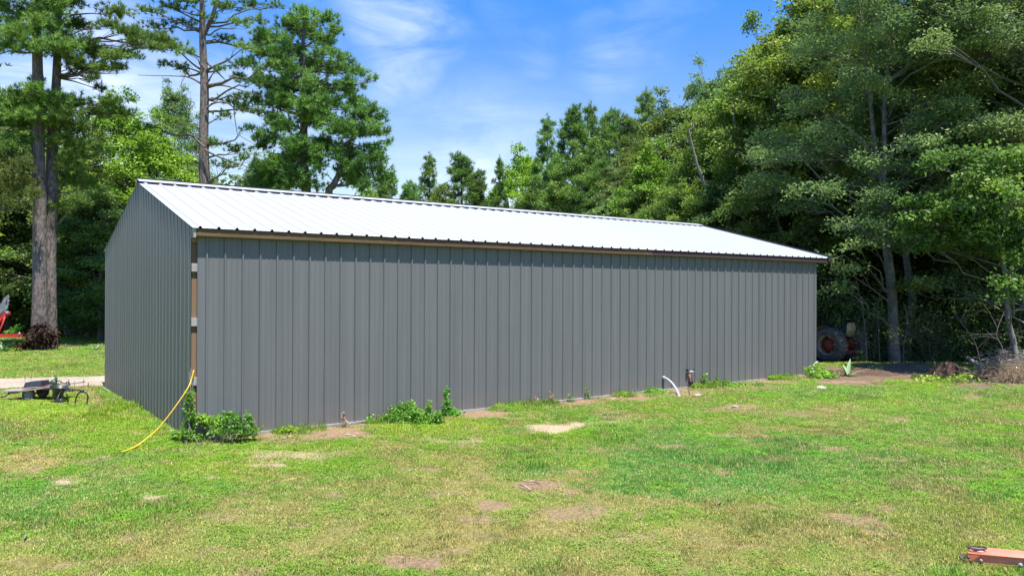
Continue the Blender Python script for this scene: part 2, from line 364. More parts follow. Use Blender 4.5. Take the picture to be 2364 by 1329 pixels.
# ------------------------------------------------------------------ ground sheet
# ground cover map: returns linear colour and how much grass grows, from patches lying at fixed places on the ground
C_DRY = np.array([.245, .200, .070]); C_GREEN = np.array([.098, .190, .018]); C_LUSH = np.array([.078, .185, .030]); C_YEL = np.array([.155, .235, .012])
C_SAND = np.array([.40, .31, .20]); C_DIRT = np.array([.255, .17, .105]); C_BROWN = np.array([.165, .115, .08]); C_LITTER = np.array([.075, .050, .036])
C_DRIVE = np.array([.38, .315, .24])
PATCH = [  # photo x, y, half-width, half-height, type, strength
    (1288, 988, 72, 11, 'sand', 1.25), (1400, 975, 60, 5, 'sand', .6), (150, 1112, 50, 10, 'sand', .95), (350, 1150, 34, 8, 'sand', .7), (690, 1052, 125, 17, 'sand', .62), (640, 1075, 60, 9, 'sand', .7),
    (1060, 1020, 85, 8, 'sand', .6), (400, 1060, 40, 8, 'sand', .35), (480, 1103, 22, 7, 'sand', .7), (690, 1125, 24, 6, 'sand', .6),
    (955, 1308, 90, 22, 'dirt', .95), (1225, 1122, 62, 17, 'dirt', .95), (1145, 1168, 50, 13, 'dirt', .85), (1100, 1200, 55, 12, 'dirt', .75), (1350, 1185, 95, 16, 'dirt', .7), (1120, 1235, 40, 9, 'dirt', .6),
    (90, 1215, 60, 17, 'dirt', .6), (170, 1200, 60, 10, 'dirt', .5), (60, 1250, 35, 12, 'dirt', .5), (800, 1225, 50, 10, 'dirt', .55), (560, 1140, 50, 7, 'dirt', .5), (900, 1240, 30, 8, 'dirt', .6), (250, 1170, 50, 8, 'dirt', .45),
    (1480, 1190, 30, 12, 'dirt', .6), (1700, 940, 60, 9, 'dirt', .8), (1820, 955, 120, 10, 'dirt', .55), (2070, 968, 34, 8, 'dirt', .8), (1990, 912, 70, 6, 'dirt', .5), (2100, 992, 60, 8, 'dirt', .4), (980, 1105, 60, 9, 'dirt', .4),
    (1380, 1040, 40, 10, 'dirt', .6), (2250, 915, 40, 12, 'dirt', .7), (1480, 1290, 90, 14, 'dirt', .3), (700, 1290, 90, 16, 'dirt', .35), (840, 1140, 140, 14, 'dirt', .3),
    (760, 1000, 115, 15, 'dirt', 1.0), (640, 1018, 50, 9, 'dirt', .8), (1130, 955, 110, 10, 'dirt', .95), (1330, 928, 95, 9, 'dirt', .9), (1450, 918, 70, 9, 'dirt', 1.0), (1590, 905, 70, 13, 'dirt', .9), (1700, 893, 120, 7, 'dirt', .7), (1800, 880, 60, 6, 'dirt', .9), (1390, 945, 60, 8, 'dirt', .5),
    (228, 912, 26, 26, 'dirt', .9), (60, 1060, 95, 36, 'dry', .9), (60, 1330, 300, 50, 'dry', .4), (950, 1260, 800, 90, 'dry', .5), (1250, 1160, 450, 90, 'dry', .45), (2080, 1240, 300, 110, 'dry', .45), (150, 955, 120, 12, 'dry', .2),
    (2010, 862, 170, 22, 'brown', 1.2), (2090, 855, 90, 26, 'brown', 1.1), (1960, 880, 90, 8, 'dirt', 1.1), (1870, 850, 60, 10, 'brown', .6), (2290, 880, 120, 26, 'brown', .9), (2190, 856, 60, 16, 'brown', 1),
    (110, 800, 90, 10, 'brown', .6), (200, 832, 120, 5, 'dirt', .45), (150, 760, 160, 8, 'brown', .6),
    (1640, 1085, 270, 62, 'lush', .95), (1860, 1045, 300, 40, 'lush', .6), (1450, 1010, 130, 26, 'lush', .7), (70, 1155, 90, 60, 'lush', .5), (1900, 905, 150, 20, 'lush', .6), (1250, 1085, 80, 15, 'lush', .7), (430, 1110, 120, 24, 'lush', .4), (2290, 905, 110, 18, 'lush', .7), (2000, 1100, 300, 50, 'lush', .3),
    (250, 1005, 160, 48, 'yel', .75), (100, 950, 150, 30, 'yel', 1.0), (990, 985, 180, 24, 'yel', .9), (500, 1085, 170, 32, 'yel', .6), (1250, 1012, 180, 18, 'yel', .6), (300, 955, 90, 24, 'yel', .7), (120, 840, 140, 9, 'yel', .3), (2160, 880, 110, 14, 'yel', .7), (700, 1030, 150, 12, 'yel', .4),
]
PC = dict(sand=C_SAND, dirt=C_DIRT, dry=C_DRY, lush=C_LUSH, yel=C_YEL, brown=C_BROWN)
def ground_cover(x, y):
    P = np.stack([x, y, gz(x, y)], -1)
    q = P - CAM; dep = q @ _fwd; ok = dep > 3
    dd = np.where(ok, dep, 3)
    px = PW / 2 + (q @ _right) / dd * F_PX; py = PH / 2 - (q @ _up) / dd * F_PX
    n1 = fbm(x * .9, y * .9, 0, 4); n2 = fbm(x * 3.1, y * 3.1, 2, 4); n3 = fbm(x * .25, y * .25, 5, 3); n4 = fbm(x * 9, y * 9, 1, 3)
    c = C_GREEN[None] * np.ones(x.shape)[..., None]
    t = sstep(.38, .72, n1 * .65 + n3 * .35)[..., None]; c = c * (1 - t * .6) + C_YEL * t * .6
    t = sstep(.50, .72, n2 * .5 + fbm(x * .5, y * .5, 6, 3) * .5)[..., None]; c = c * (1 - t * .6) + C_LUSH * t * .6
    t = sstep(.42, .70, fbm(x * 1.6 + 40, y * 1.6, 4, 4) * .7 + n4 * .3)[..., None]; c = c * (1 - t * .8) + C_DRY * t * .6
    dens = .95 - .35 * t[..., 0]
    hgt = .75 + .55 * sstep(.5, .75, fbm(x * .7, y * .7, 7, 3))
    rag = .5 * fbm(x * 6.5, y * 6.5, 3, 4) + .5 * fbm(x * 2.2 + 9, y * 2.2, 5, 3)
    wob = (fbm(x * 2.3, y * 2.3, 6, 4) - .5) * 1.7 + (n4 - .5) * 1.1
    for (cx, cy, rx, ry, ty, s) in sorted(PATCH, key=lambda p: dict(dry=0, lush=1, yel=1, dirt=2, brown=3, sand=4)[p[4]]):
        d = np.sqrt(((px - cx) / rx) ** 2 + ((py - cy) / ry) ** 2)
        a = np.clip(s * sstep(1.35, .55, d + wob * .8), 0, 1) * ok
        if ty in ('dirt', 'brown', 'sand'): th = rag * .75; a = np.clip(a, 0, 1) * sstep(th - .05, th + .28, a)
        a3 = a[..., None]; c = c * (1 - a3) + PC[ty] * a3
        if ty in ('dirt', 'sand', 'brown'): dens = dens * (1 - a * .93)
        elif ty == 'dry': dens = dens * (1 - a * .25); hgt = hgt * (1 - .3 * a)
        elif ty == 'lush': hgt = hgt * (1 + .15 * a)
        else: hgt = hgt * (1 + .35 * a)
    fl = sstep(.60, .70, fbm(x * 1.3 + 31, y * 2.4, 2, 4)) * sstep(.45, .6, rag) * .8   # thin worn flecks
    c = c * (1 - fl[..., None]) + (C_DIRT * 1.05) * fl[..., None]; dens = dens * (1 - fl * .75)
    # bare strip at the foot of the long wall
    bx, by = w2b(P)
    a = sstep(-.55, -.1, by + (n2 - .5) * .8) * (by < .3) * (bx > -.2) * (bx < BL + .5) * (.35 + .6 * sstep(.4, .6, n1))
    c = c * (1 - a[..., None]) + C_DIRT * a[..., None]; dens = dens * (1 - a * .9)
    # pale sandy drive crossing behind the cart
    dcx = np.interp(x, [-30, -17, -11.7, -9.9, -5, 10], [19.0, 21.3, 22.9, 23.7, 26, 34])
    dw = 1.45 + (n2 - .5) * .35
    a = sstep(dw, dw - .22, np.abs(y - dcx)) * (x < 8)
    c = c * (1 - a[..., None]) + (C_DRIVE * (.8 + .4 * n1)[..., None]) * a[..., None]; dens = dens * (1 - a)
    # leaf litter under the woods
    lb = np.interp(x, [-60, -14, -5, 6, 10.5, 13, 19, 24, 60], [46, 46.5, 44, 40, 27.0, 25.6, 25.2, 24, 20]) + (n1 - .5) * 2.2
    a = sstep(lb - .4, lb + .9, y)
    c = c * (1 - a[..., None]) + (C_LITTER * (.5 + 1.0 * n4)[..., None]) * a[..., None]; dens = dens * (1 - a * .93)
    c = c * (.82 + .36 * n4)[..., None]
    inside = (bx > -.02) & (bx < BL) & (by > -.03) & (by < BW)
    dens = np.where(inside, 0, dens)
    return c, dens, hgt

def axis(lo, hi, step, far, s=1.35):
    a = list(np.arange(lo, hi + step / 2, step)); d = step
    x = a[-1]
    while x < far: d *= s; x += d; a.append(x)
    d = step; x = a[0]; b = []
    while x > -far: d *= s; x -= d; b.append(x)
    return np.array(b[::-1] + a)
gxs = axis(-15, 17, .09, 900); gys = axis(5.5, 29, .09, 900)
GX, GY = np.meshgrid(gxs, gys)
nf = (np.abs(GX) < 40) & (GY > 3) & (GY < 60)
GZ = gz(GX, GY) + np.where(nf, .012 * (fbm(GX * 4, GY * 4, 1, 3) - .5) * 2, 0)
ny, nx = GX.shape
ii, jj = np.meshgrid(np.arange(nx - 1), np.arange(ny - 1))
Fg = np.stack([jj * nx + ii, jj * nx + ii + 1, (jj + 1) * nx + ii + 1, (jj + 1) * nx + ii], -1).reshape(-1, 4)
gcol, gden, _ = ground_cover(GX.ravel(), GY.ravel())
gm = bpy.data.materials.new('lawn_ground'); gm.use_nodes = True
nt = gm.node_tree; N = nt.nodes; b = N['Principled BSDF']; b.inputs['Roughness'].default_value = 1; b.inputs['Specular IOR Level'].default_value = .1
at = N.new('ShaderNodeAttribute'); at.attribute_name = 'cover'
g = N.new('ShaderNodeNewGeometry'); n1 = N.new('ShaderNodeTexNoise'); n1.inputs['Scale'].default_value = 22; n1.inputs['Detail'].default_value = 8; n1.inputs['Roughness'].default_value = .7
nt.links.new(g.outputs['Position'], n1.inputs['Vector'])
mr = N.new('ShaderNodeMapRange'); mr.inputs[1].default_value = .3; mr.inputs[2].default_value = .7; mr.inputs[3].default_value = .42; mr.inputs[4].default_value = 1.4
nt.links.new(n1.outputs['Fac'], mr.inputs[0])
sc1 = N.new('ShaderNodeVectorMath'); sc1.operation = 'SCALE'; nt.links.new(at.outputs['Color'], sc1.inputs[0]); nt.links.new(mr.outputs[0], sc1.inputs['Scale'])
nt.links.new(sc1.outputs[0], b.inputs['Base Color'])
bm = N.new('ShaderNodeBump'); bm.inputs['Strength'].default_value = .8; bm.inputs['Distance'].default_value = .03
nt.links.new(n1.outputs['Fac'], bm.inputs['Height']); nt.links.new(bm.outputs[0], b.inputs['Normal'])
me = np_mesh('ground', np.stack([GX, GY, GZ], -1).reshape(-1, 3), Fg, gm, smooth=True)
ca = me.color_attributes.new('cover', 'FLOAT_COLOR', 'POINT')
ca.data.foreach_set('color', np.concatenate([gcol, np.ones((len(gcol), 1))], 1).astype(np.float32).ravel())
link('ground', me, kind='structure')

# ------------------------------------------------------------------ metal barn
barn = empty('metal_barn', tuple(BO), TH, label='long charcoal grey metal barn with a white ribbed roof standing on the lawn', cat='barn')
def rib_profile(width, first=.1524, pitch=.3048, h=.029, base=.050, top=.022, minor=.0065):
    xs = [(0, 0)]
    c = first
    while c < width + .05:
        for (dx, hh) in ((-base / 2, 0), (-top / 2, h), (top / 2, h), (base / 2, 0)):
            xs.append((c + dx, hh))
        for mc in (c + pitch * .34, c + pitch * .66):
            for (dx, hh) in ((-.014, 0), (-.005, minor), (.005, minor), (.014, 0)): xs.append((mc + dx, hh))
        c += pitch
    xs.append((width, 0))
    return sorted([(max(0, min(width, a)), b_) for a, b_ in xs if -.001 <= a <= width + .001])
def sheet(name, prof, pt, m, parent, z0, z1, **k):
    """corrugated sheet: pt(a, h, s) -> local point, a along, h rib height, s=0 bottom / 1 top"""
    n = len(prof); V = [pt(a, h, 0) for a, h in prof] + [pt(a, h, 1) for a, h in prof]
    Fc = [(i, i + 1, n + i + 1, n + i) for i in range(n - 1)]
    mb = MB(); mb.add(V, Fc); o = mb.build(name, m, parent, **k); return o
W3 = .9144
# long wall: twenty vertical sheets
WT, WB = 3.50, .045
for i in range(20):
    x0 = .04 + i * W3; w = min(W3, BL - x0) - .0005
    lap = .0012 * (i % 2)
    pr = rib_profile(w)
    sheet('wall_panel', pr, lambda a, h, s: (x0 + a, -h - .012 - lap, WB if s == 0 else WT), M_['wall'], barn, 0, 0)
def gtop(y): return BH + .26 * min(y, BW - y) - .012
def gbot(y): return .03 - .175 * float(sstep(.4, 7.5, y))
for end in (0, 1):
    for i in range(11):
        y0 = .0 + i * W3; w = min(W3, BW - y0)
        if w < .05: continue
        pr = rib_profile(w, h=.016, minor=.003)
        if y0 < BW / 2 < y0 + w:
            pr = sorted(pr + [(BW / 2 - y0, 0)])
        sx = -1 if end == 0 else 1; xb = -.06 if end == 0 else BL + .012
        sheet('gable_panel', pr, lambda a, h, s: (xb + sx * (h + .0012 * (i % 2)), y0 + a, gbot(y0 + a) if s == 0 else gtop(y0 + a)), M_['wall'], barn, 0, 0)
for i in range(20):
    x0 = i * W3; w = min(W3, BL - x0)
    sheet('rear_panel', rib_profile(w), lambda a, h, s: (x0 + a, BW + h + .012, -.12 if s == 0 else BH - .05), M_['wall'], barn, 0, 0)
# roof: sheets run from eave to ridge
OV = .1736; SL = BR / (BW / 2); RX0, RX1 = -.075, BL + .37
for side in (0, 1):
    i = 0; x0 = RX0
    while x0 < RX1 - .01:
        w = min(W3, RX1 - x0)
        pr = rib_profile(w, first=.12, h=.036, base=.066, top=.022, minor=.003)
        def pt(a, h, s, side=side):
            y = -OV if s == 0 else BW / 2 - .02
            z = BH + SL * y + h + .0012 * (i % 2)
            y = y - h * SL
            return (x0 + a, y if side == 0 else BW - y, z)
        sheet('roof_panel', pr, pt, M_['roof'], barn, 0, 0)
        x0 += W3; i += 1
RZ = BH + BR
mb = MB()   # ridge cap, folded sheet riding on the ribs, in lengths
for k in range(6):
    a = RX0 - .01 + k * 3.13; e = min(a + 3.16, RX1 + .01)
    lift = .070 + .0015 * (k % 2)
    for sg in (-1, 1):
        yc = BW / 2; yo = yc + sg * .24
        z0 = RZ + lift; z1 = RZ - SL * .24 + lift
        mb2 = None
        mb.add([(a, yc, z0), (e, yc, z0), (e, yo, z1), (a, yo, z1), (a, yo + sg * .006, z1 - .011), (e, yo + sg * .006, z1 - .011)], [(0, 1, 2, 3), (3, 2, 5, 4)])
    mb.build('ridge_cap', M_['roof'], barn); mb = MB()
mb.box(RX0, RX1, BW / 2 + .02, BW / 2 + .05, RZ - .01, RZ + .098, 0); mb.build('ridge_closure', M_['dark'], barn)
# dark closure strip under the cap, seen between the ribs
mb = MB()
for k in range(62):
    a = RX0 + .158 + k * .3048
    if a + .25 > RX1: break
    mb.add([(a, BW / 2 - .236, RZ - SL * .236 + .004), (a + .228, BW / 2 - .236, RZ - SL * .236 + .004), (a + .228, BW / 2 - .228, RZ - SL * .228 + .066), (a, BW / 2 - .228, RZ - SL * .228 + .066)], [(0, 1, 2, 3)])
mb.build('closure_strip', M_['dark'], barn, kind='stuff')
# rake trim on the far end and a narrow one at the near end
for (xa, xb) in ((RX1 - .004, RX1 + .024),):
    for side in (0, 1):
        mb = MB(); ya, yb = -OV - .02, BW / 2
        P = [(ya, BH + SL * ya - .13), (yb, RZ - .13), (yb, RZ + .085), (ya, BH + SL * ya + .085)]
        if side: P = [(BW - y, z) for y, z in P]
        V = [(xa, *p) for p in P] + [(xb, *p) for p in P]
        mb.add(V, [(0, 1, 2, 3), (7, 6, 5, 4), (0, 4, 5, 1), (2, 6, 7, 3), (3, 7, 4, 0), (1, 5, 6, 2)])
        mb.build('rake_trim', M_['dark'], barn)
def ux(px, py): return float(w2b(wallpt(px, py))[0])
# fascia boards under the eave
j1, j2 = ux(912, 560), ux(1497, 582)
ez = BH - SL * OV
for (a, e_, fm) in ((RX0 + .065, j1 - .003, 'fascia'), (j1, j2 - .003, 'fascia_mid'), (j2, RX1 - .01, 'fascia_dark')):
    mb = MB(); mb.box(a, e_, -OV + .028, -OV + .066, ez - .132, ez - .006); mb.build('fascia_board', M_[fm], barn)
mb = MB(); mb.box(RX0 + .02, RX0 + .06, -OV + .03, .0, ez - .16, ez - .002); mb.build('rafter_end', M_['grey_wood'], barn)
mb = MB(); mb.box(RX0 + .07, RX1 - .03, -OV + .07, -.02, ez - .010, ez - .004); mb.build('soffit', M_['fascia'], barn)
# corner post, girts and framing seen in the open corner
mb = MB(); mb.box(-.04, .09, .05, .19, -.05, BH - .02, 0); mb.build('corner_post', M_['post'], barn)
mb = MB(); mb.box(BL - .175, BL - .055, .05, .19, -.05, BH - .02, 0); mb.build('corner_post', M_['post'], barn)
def girtz(py): return float(wallpt(446, py)[2])
for zz in [girtz(617), girtz(743), girtz(880)]:
    mb = MB(); mb.box(-.056, -.018, .052, BW - .1, zz - .078, zz + .078, 0); mb.build('gable_girt', M_['grey_wood'], barn)
    mb = MB(); mb.box(-.05, BL - .05, .006, .046, zz - .07, zz + .07, 0); mb.build('wall_girt', M_['grey_wood'], barn)
mb = MB(); mb.box(-.045, BL - .05, .002, .047, ez - .24, ez - .02, 0); mb.build('top_girt', M_['post'], barn)
mb = MB(); mb.box(.042, BL, .004, .03, .04, .20); mb.build('skirt_board', M_['grey_wood'], barn)
# base trim and slab lip
mb = MB(); mb.box(.03, BL + .005, -.058, -.002, .008, .043); mb.build('base_trim', M_['galv'], barn)
mb = MB()
for k in range(12):
    y0 = .0 + k * .84; y1 = min(y0 + .838, BW)
    mb.add([(-.115, y0, gbot(y0) - .015), (-.115, y1, gbot(y1) - .015), (-.062, y1, gbot(y1) - .003), (-.062, y0, gbot(y0) - .003), (-.115, y0, gbot(y0) - .05), (-.115, y1, gbot(y1) - .05)], [(0, 1, 2, 3), (4, 5, 1, 0)])
mb.build('gable_base_trim', M_['galv'], barn)
mb = MB(); mb.box(.03, BL - .03, .03, BW - .03, -.3, .02); mb.build('floor_slab', M_['concrete'], barn)
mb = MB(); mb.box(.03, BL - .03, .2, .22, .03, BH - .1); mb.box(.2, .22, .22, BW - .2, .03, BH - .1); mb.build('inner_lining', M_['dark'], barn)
# screws: along the rake edge of the gable and along the girts
mb = MB()
def screw(x, y, z, n):
    s = .011
    if n == 'x': V = [(x, y - s, z - s), (x, y + s, z - s), (x, y + s, z + s), (x, y - s, z + s), (x - .008, y, z)]
    else: V = [(x - s, y, z - s), (x + s, y, z - s), (x + s, y, z + s), (x - s, y, z + s), (x, y - .008, z)]
    mb.add(V, [(0, 1, 4), (1, 2, 4), (2, 3, 4), (3, 0, 4)])
for k in range(33):
    y = .2 + k * .3048
    screw(-.061, y, gtop(y) - .05, 'x')
    for zz in (girtz(743),) : screw(-.061, y, zz, 'x')
mb.build('screw', M_['screw'], barn, kind='stuff')

# ------------------------------------------------------------------ foliage makers
def unit(v): return v / (np.linalg.norm(v, axis=-1, keepdims=True) + 1e-9)
def leaves(C, L, Wd, up=.55, droop=.15, out=None):
    """one folded leaf per centre; returns V (4n,3), F (n,4)"""
    n = len(C); L = np.broadcast_to(L, (n,)) * rng.uniform(.7, 1.3, n)
    t = rng.normal(size=(n, 3)); t[:, 2] = t[:, 2] * .55 - droop
    if out is not None: t = t + out * .8
    t = unit(t)
    nn = rng.normal(size=(n, 3)) * .75 + np.array([0, 0, up])
    b = unit(np.cross(nn, t)); nn = unit(np.cross(t, b))
    hw = (Wd / 2 * rng.uniform(.8, 1.2, n))[:, None] if np.isscalar(Wd) else (Wd / 2)[:, None]
    l = L[:, None]
    fold = nn * hw * .45
    V = np.stack([C, C + t * l * .45 + b * hw + fold, C + t * l - np.array([0, 0, .12]) * l, C + t * l * .45 - b * hw + fold], 1).reshape(-1, 3)
    return V, np.arange(4 * n).reshape(n, 4)
def needles(C, A, K, L, w, spread=.85):
    """tufts of K needles (one thin triangle each)"""
    n = len(C)
    Cc = np.repeat(C, K, 0); Aa = np.repeat(A, K, 0)
    d = unit(Aa + rng.normal(size=Cc.shape) * spread)
    l = (L * rng.uniform(.7, 1.15, len(Cc)))[:, None]
    b = unit(np.cross(d, rng.normal(size=Cc.shape))) * (w / 2)
    s = Cc + Aa * rng.uniform(-.06, .03, len(Cc))[:, None]
    V = np.stack([s + b, s - b, s + d * l], 1).reshape(-1, 3)
    return V, np.arange(3 * len(Cc)).reshape(-1, 3)
def shell(c, r, n, inner=.45, lo=-.5):
    d = unit(rng.normal(size=(n, 3))); d[:, 2] = np.where(d[:, 2] < lo, -d[:, 2], d[:, 2])
    rad = rng.uniform(inner, 1.0, n)[:, None]
    wob = 1 + .25 * np.sin(d[:, :1] * 5 + c[0] * 3) * np.cos(d[:, 1:2] * 4 + c[1] * 5)
    return c + d * np.asarray(r) * rad * wob, d
def combine(parts):
    V = []; Fc = []; o = 0
    for v, f in parts: V.append(v); Fc.append(f + o); o += len(v)
    return np.concatenate(V), np.concatenate(Fc)
def tree_mesh(trunks, pads, kind='leaf', leafL=.13, leafW=.07, dens=1.0, bark='bark', lf='lf_mid', bare=(), tuftK=20, nL=.2, nW=.02, limb=1.0, name='tree', up_=.55):
    """trunks: list of (pts, radii); pads: array (m,6) centre + radii. Returns trunk mesh, crown mesh."""
    TP = []
    for pts, rad in trunks:
        P = spline(pts, 18); rr = np.interp(np.linspace(0, 1, len(P)), np.linspace(0, 1, len(rad)), rad)
        P = P + np.stack([fbm(P[:, 2] * .4 + 3, P[:, 0] * 0 + 1, 1, 2) - .5, fbm(P[:, 2] * .4 + 9, P[:, 0] * 0 + 4, 2, 2) - .5, P[:, 2] * 0], -1) * rr[:, None] * .9
        TP.append((P, rr))
    parts = [tube(P, rr, 9) for P, rr in TP]
    allP = np.concatenate([P for P, _ in TP]); allR = np.concatenate([r for _, r in TP])
    for i, p in enumerate(pads):
        c = p[:3]; hd = np.linalg.norm((allP - c)[:, :2], axis=1)
        rise = .35 if kind == 'leaf' else .12
        cost = np.abs(allP[:, 2] - (c[2] - rise * hd - .2)) + .6 * hd
        k = int(np.argmin(cost)); a = allP[k]; d = np.linalg.norm(c - a)
        midp = (a + c) / 2 + np.array([0, 0, (.12 if kind == 'leaf' else .02) * d]) + rng.normal(size=3) * .06 * d
        r0 = min(allR[k] * .5, (.014 + (.008 if kind == 'leaf' else .011) * d) * limb)
        B = bez(a, midp, c, 6); B[1:-1] += rng.normal(size=(4, 3)) * .03 * d
        parts.append(tube(B, np.linspace(r0, .010, 6), 4))
        for q in range(4 if kind == 'leaf' else 6):
            e = c + unit(rng.normal(size=3)) * p[3:6] * .85
            s = B[rng.integers(3, 6)]
            parts.append(tube(bez(s, (s + e) / 2 + rng.normal(size=3) * .08, e, 4), np.linspace(.013, .005, 4), 3))
    for b0 in bare:   # leafless boughs
        parts.append(tube(spline(b0, 12), np.linspace(.06, .012, len(spline(b0, 12))), 5))
    V, Fc = combine(parts)
    tm = np_mesh(name + '_trunk', V, Fc, M_[bark], smooth=True)
    if kind == 'leaf':
        Cs = []; Ds = []; Tn = []
        for p in pads:
            n = int(dens * 780 * (p[3] * p[4] * p[5]) ** (2 / 3) / (leafL * leafW) * .035)
            # sprays: small sub-clusters inside the pad
            sc_ = max(6, n // 34); sC, sD = shell(p[:3], p[3:6], sc_, .35)
            idx = rng.integers(0, sc_, n)
            off = rng.normal(size=(n, 3)) * np.array([.19, .19, .11]) * (p[3] / .8) ** .3
            Cs.append(sC[idx] + off); Ds.append(sD[idx])
            Tn.append(np.clip(.42 + .16 * rng.normal() + .12 * rng.normal(size=sc_)[idx] + .16 * rng.normal(size=n), 0, 1))
        C = np.concatenate(Cs); D = np.concatenate(Ds); tint = np.concatenate(Tn)
        V, Fc = leaves(C, leafL, leafW, out=D)
    else:
        Cs = []; Ds = []; Tn = []
        for p in pads:
            n = max(8, int(dens * 210 * (p[3] * p[4] * max(p[5], .25)) ** (2 / 3)))
            c, d = shell(p[:3], p[3:6] * np.array([1.08, 1.08, 1.3]), n, .15, -.4)
            Cs.append(c); Ds.append(unit(d * .6 + np.array([0, 0, up_]) + rng.normal(size=d.shape) * .25))
            Tn.append(np.clip(.45 + .14 * rng.normal() + .14 * rng.normal(size=n), 0, 1))
        C = np.concatenate(Cs); D = np.concatenate(Ds)
        tint = np.clip(np.repeat(np.concatenate(Tn), tuftK) + .1 * rng.normal(size=len(C) * tuftK), 0, 1)
        V, Fc = needles(C, D, tuftK, nL, nW)
    cm = np_mesh(name + '_crown', V, Fc, M_[lf], tint=tint)
    return tm, cm
def place_tree(name, tm, cm, loc, rz=0, s=1.0, label='', cat='tree', group=None, sz=None):
    e = empty(name, tuple(loc), rz, label=label, cat=cat, group=group)
    e.scale = (s, s, sz or s)
    link('trunk', tm, e); link('crown', cm, e)
    return e
def broad_variant(H, Rr, base, seed, dens=.6, leafL=.15, leafW=.085, lf='lf_mid', bark='bark', r=.17, M=76, low=.0, lean=0, shape='round', name='broad'):
    """generic broadleaf tree about its own base"""
    g = np.random.default_rng(seed)
    ht = H - base; pads = []
    for i in range(M):
        t = (i + .5) / M; z = base + ht * (t ** .9) * .95
        prof = math.sin(math.pi * min(1, .16 + .84 * t) ** .8) ** .6 if shape == 'round' else (1.05 - t) ** .55 * min(1, .35 + 2.5 * t)
        ang = i * 2.399 + g.uniform(-.4, .4); rad = Rr * prof * (g.uniform(.35, 1.0) ** .6)
        pr = Rr * g.uniform(.15, .29)
        pads.append([rad * math.cos(ang) + lean * z / H, rad * math.sin(ang), z + g.uniform(-.3, .3), pr, pr, pr * g.uniform(.42, .65)])
    for i in range(int(M * .38)):   # ragged outer sprays
        t = g.uniform(.35, 1.08); a = g.uniform(0, 6.28); pf = max(.12, math.sin(math.pi * min(.97, .16 + .84 * t) ** .8) ** .6) if shape == 'round' else .35
        rad = Rr * pf * g.uniform(.95, 1.22); pr = g.uniform(.28, .5)
        pads.append([rad * math.cos(a) + lean, rad * math.sin(a), base + ht * t * .98 + g.uniform(0, .5), pr * .8, pr * .8, pr * g.uniform(.7, 1.5)])
    trunk = ([(0, 0, -.3), (.08 * lean, .05, H * .3), (.3 * lean, -.1, H * .6), (.75 * lean, 0, H * .93)], [r * 1.25, r, r * .6, .03])
    tr = [trunk]
    for k in range(3):
        a = g.uniform(0, 6.28); z0 = H * g.uniform(.3, .5)
        tr.append(([(0, 0, z0), (Rr * .25 * math.cos(a), Rr * .25 * math.sin(a), z0 + H * .17), (Rr * .45 * math.cos(a), Rr * .45 * math.sin(a), H * .82)], [r * .6, r * .4, .02]))
    return tree_mesh(tr, np.array(pads), 'leaf', leafL, leafW, dens, bark, lf, name=name)
def pine_variant(H, Rr, base, seed, dens=.8, lf='lf_pine', M=64, r=.13, name='pine'):
    g = np.random.default_rng(seed); pads = []
    for i in range(M):
        t = (i + .5) / M; z = base + (H - base) * t
        rad = Rr * (1.08 - t) ** .75 * g.uniform(.35, 1); ang = i * 2.399 + g.uniform(-.3, .3)
        pr = Rr * .27 * (1.35 - t * .8) * g.uniform(.7, 1.2)
        up = .35 * rad
        pads.append([rad * math.cos(ang), rad * math.sin(ang), z + up * .3, pr, pr, pr * .75])
    pads.append([0, 0, H, .16, .16, .4])
    return tree_mesh([([(0, 0, -.3), (.05, .03, H * .4), (0, 0, H * .75), (0, 0, H + .1)], [r * 1.25, r, r * .6, .02])], np.array(pads), 'pine', dens=dens, bark='pinebark', lf=lf, tuftK=14, nL=.30, nW=.036, name=name, up_=1.3)
def pads_px(lst, z, dz=1.0, k=1.0, flat=.9, seed=1):
    """pads listed as photo ellipses (x, y, rx, ry) standing at depth z +- dz -> world coordinates"""
    g = np.random.default_rng(seed); out = []
    for q in lst:
        x, y, rx, ry = q[:4]; d = z + (q[4] if len(q) > 4 else g.uniform(-dz, dz))
        c = unproj(x, y, d); s = d / F_PX
        out.append([*c, rx * s * k, (rx * .8 + ry * .2) * s * k * flat, ry * s * k])
    return np.array(out)
def trunk_px(lst, z):
    return [tuple(unproj(x, y, z + (q[0] if q else 0))) for x, y, *q in lst]
def hero(name, label, base, trunks, pads, group=None, cat='tree', **kw):
    b = np.array(base)
    tr = [([tuple(np.array(p) - b) for p in pts], rad) for pts, rad in trunks]
    pads = pads.copy()
    pads = pads[[w2b(p[:3])[0] > 20.0 + p[3] * .9 or w2b(p[:3])[1] > BW + 1 + p[3] or w2b(p[:3])[0] < -2 or w2b(p[:3])[1] < -4 - p[3] for p in pads]]
    pads[:, :3] -= b
    if 'bare' in kw: kw['bare'] = [[tuple(np.array(p) - b) for p in l] for l in kw['bare']]
    tm, cm = tree_mesh(tr, pads, name=name, **kw)
    return place_tree(name, tm, cm, base, label=label, cat=cat, group=group)

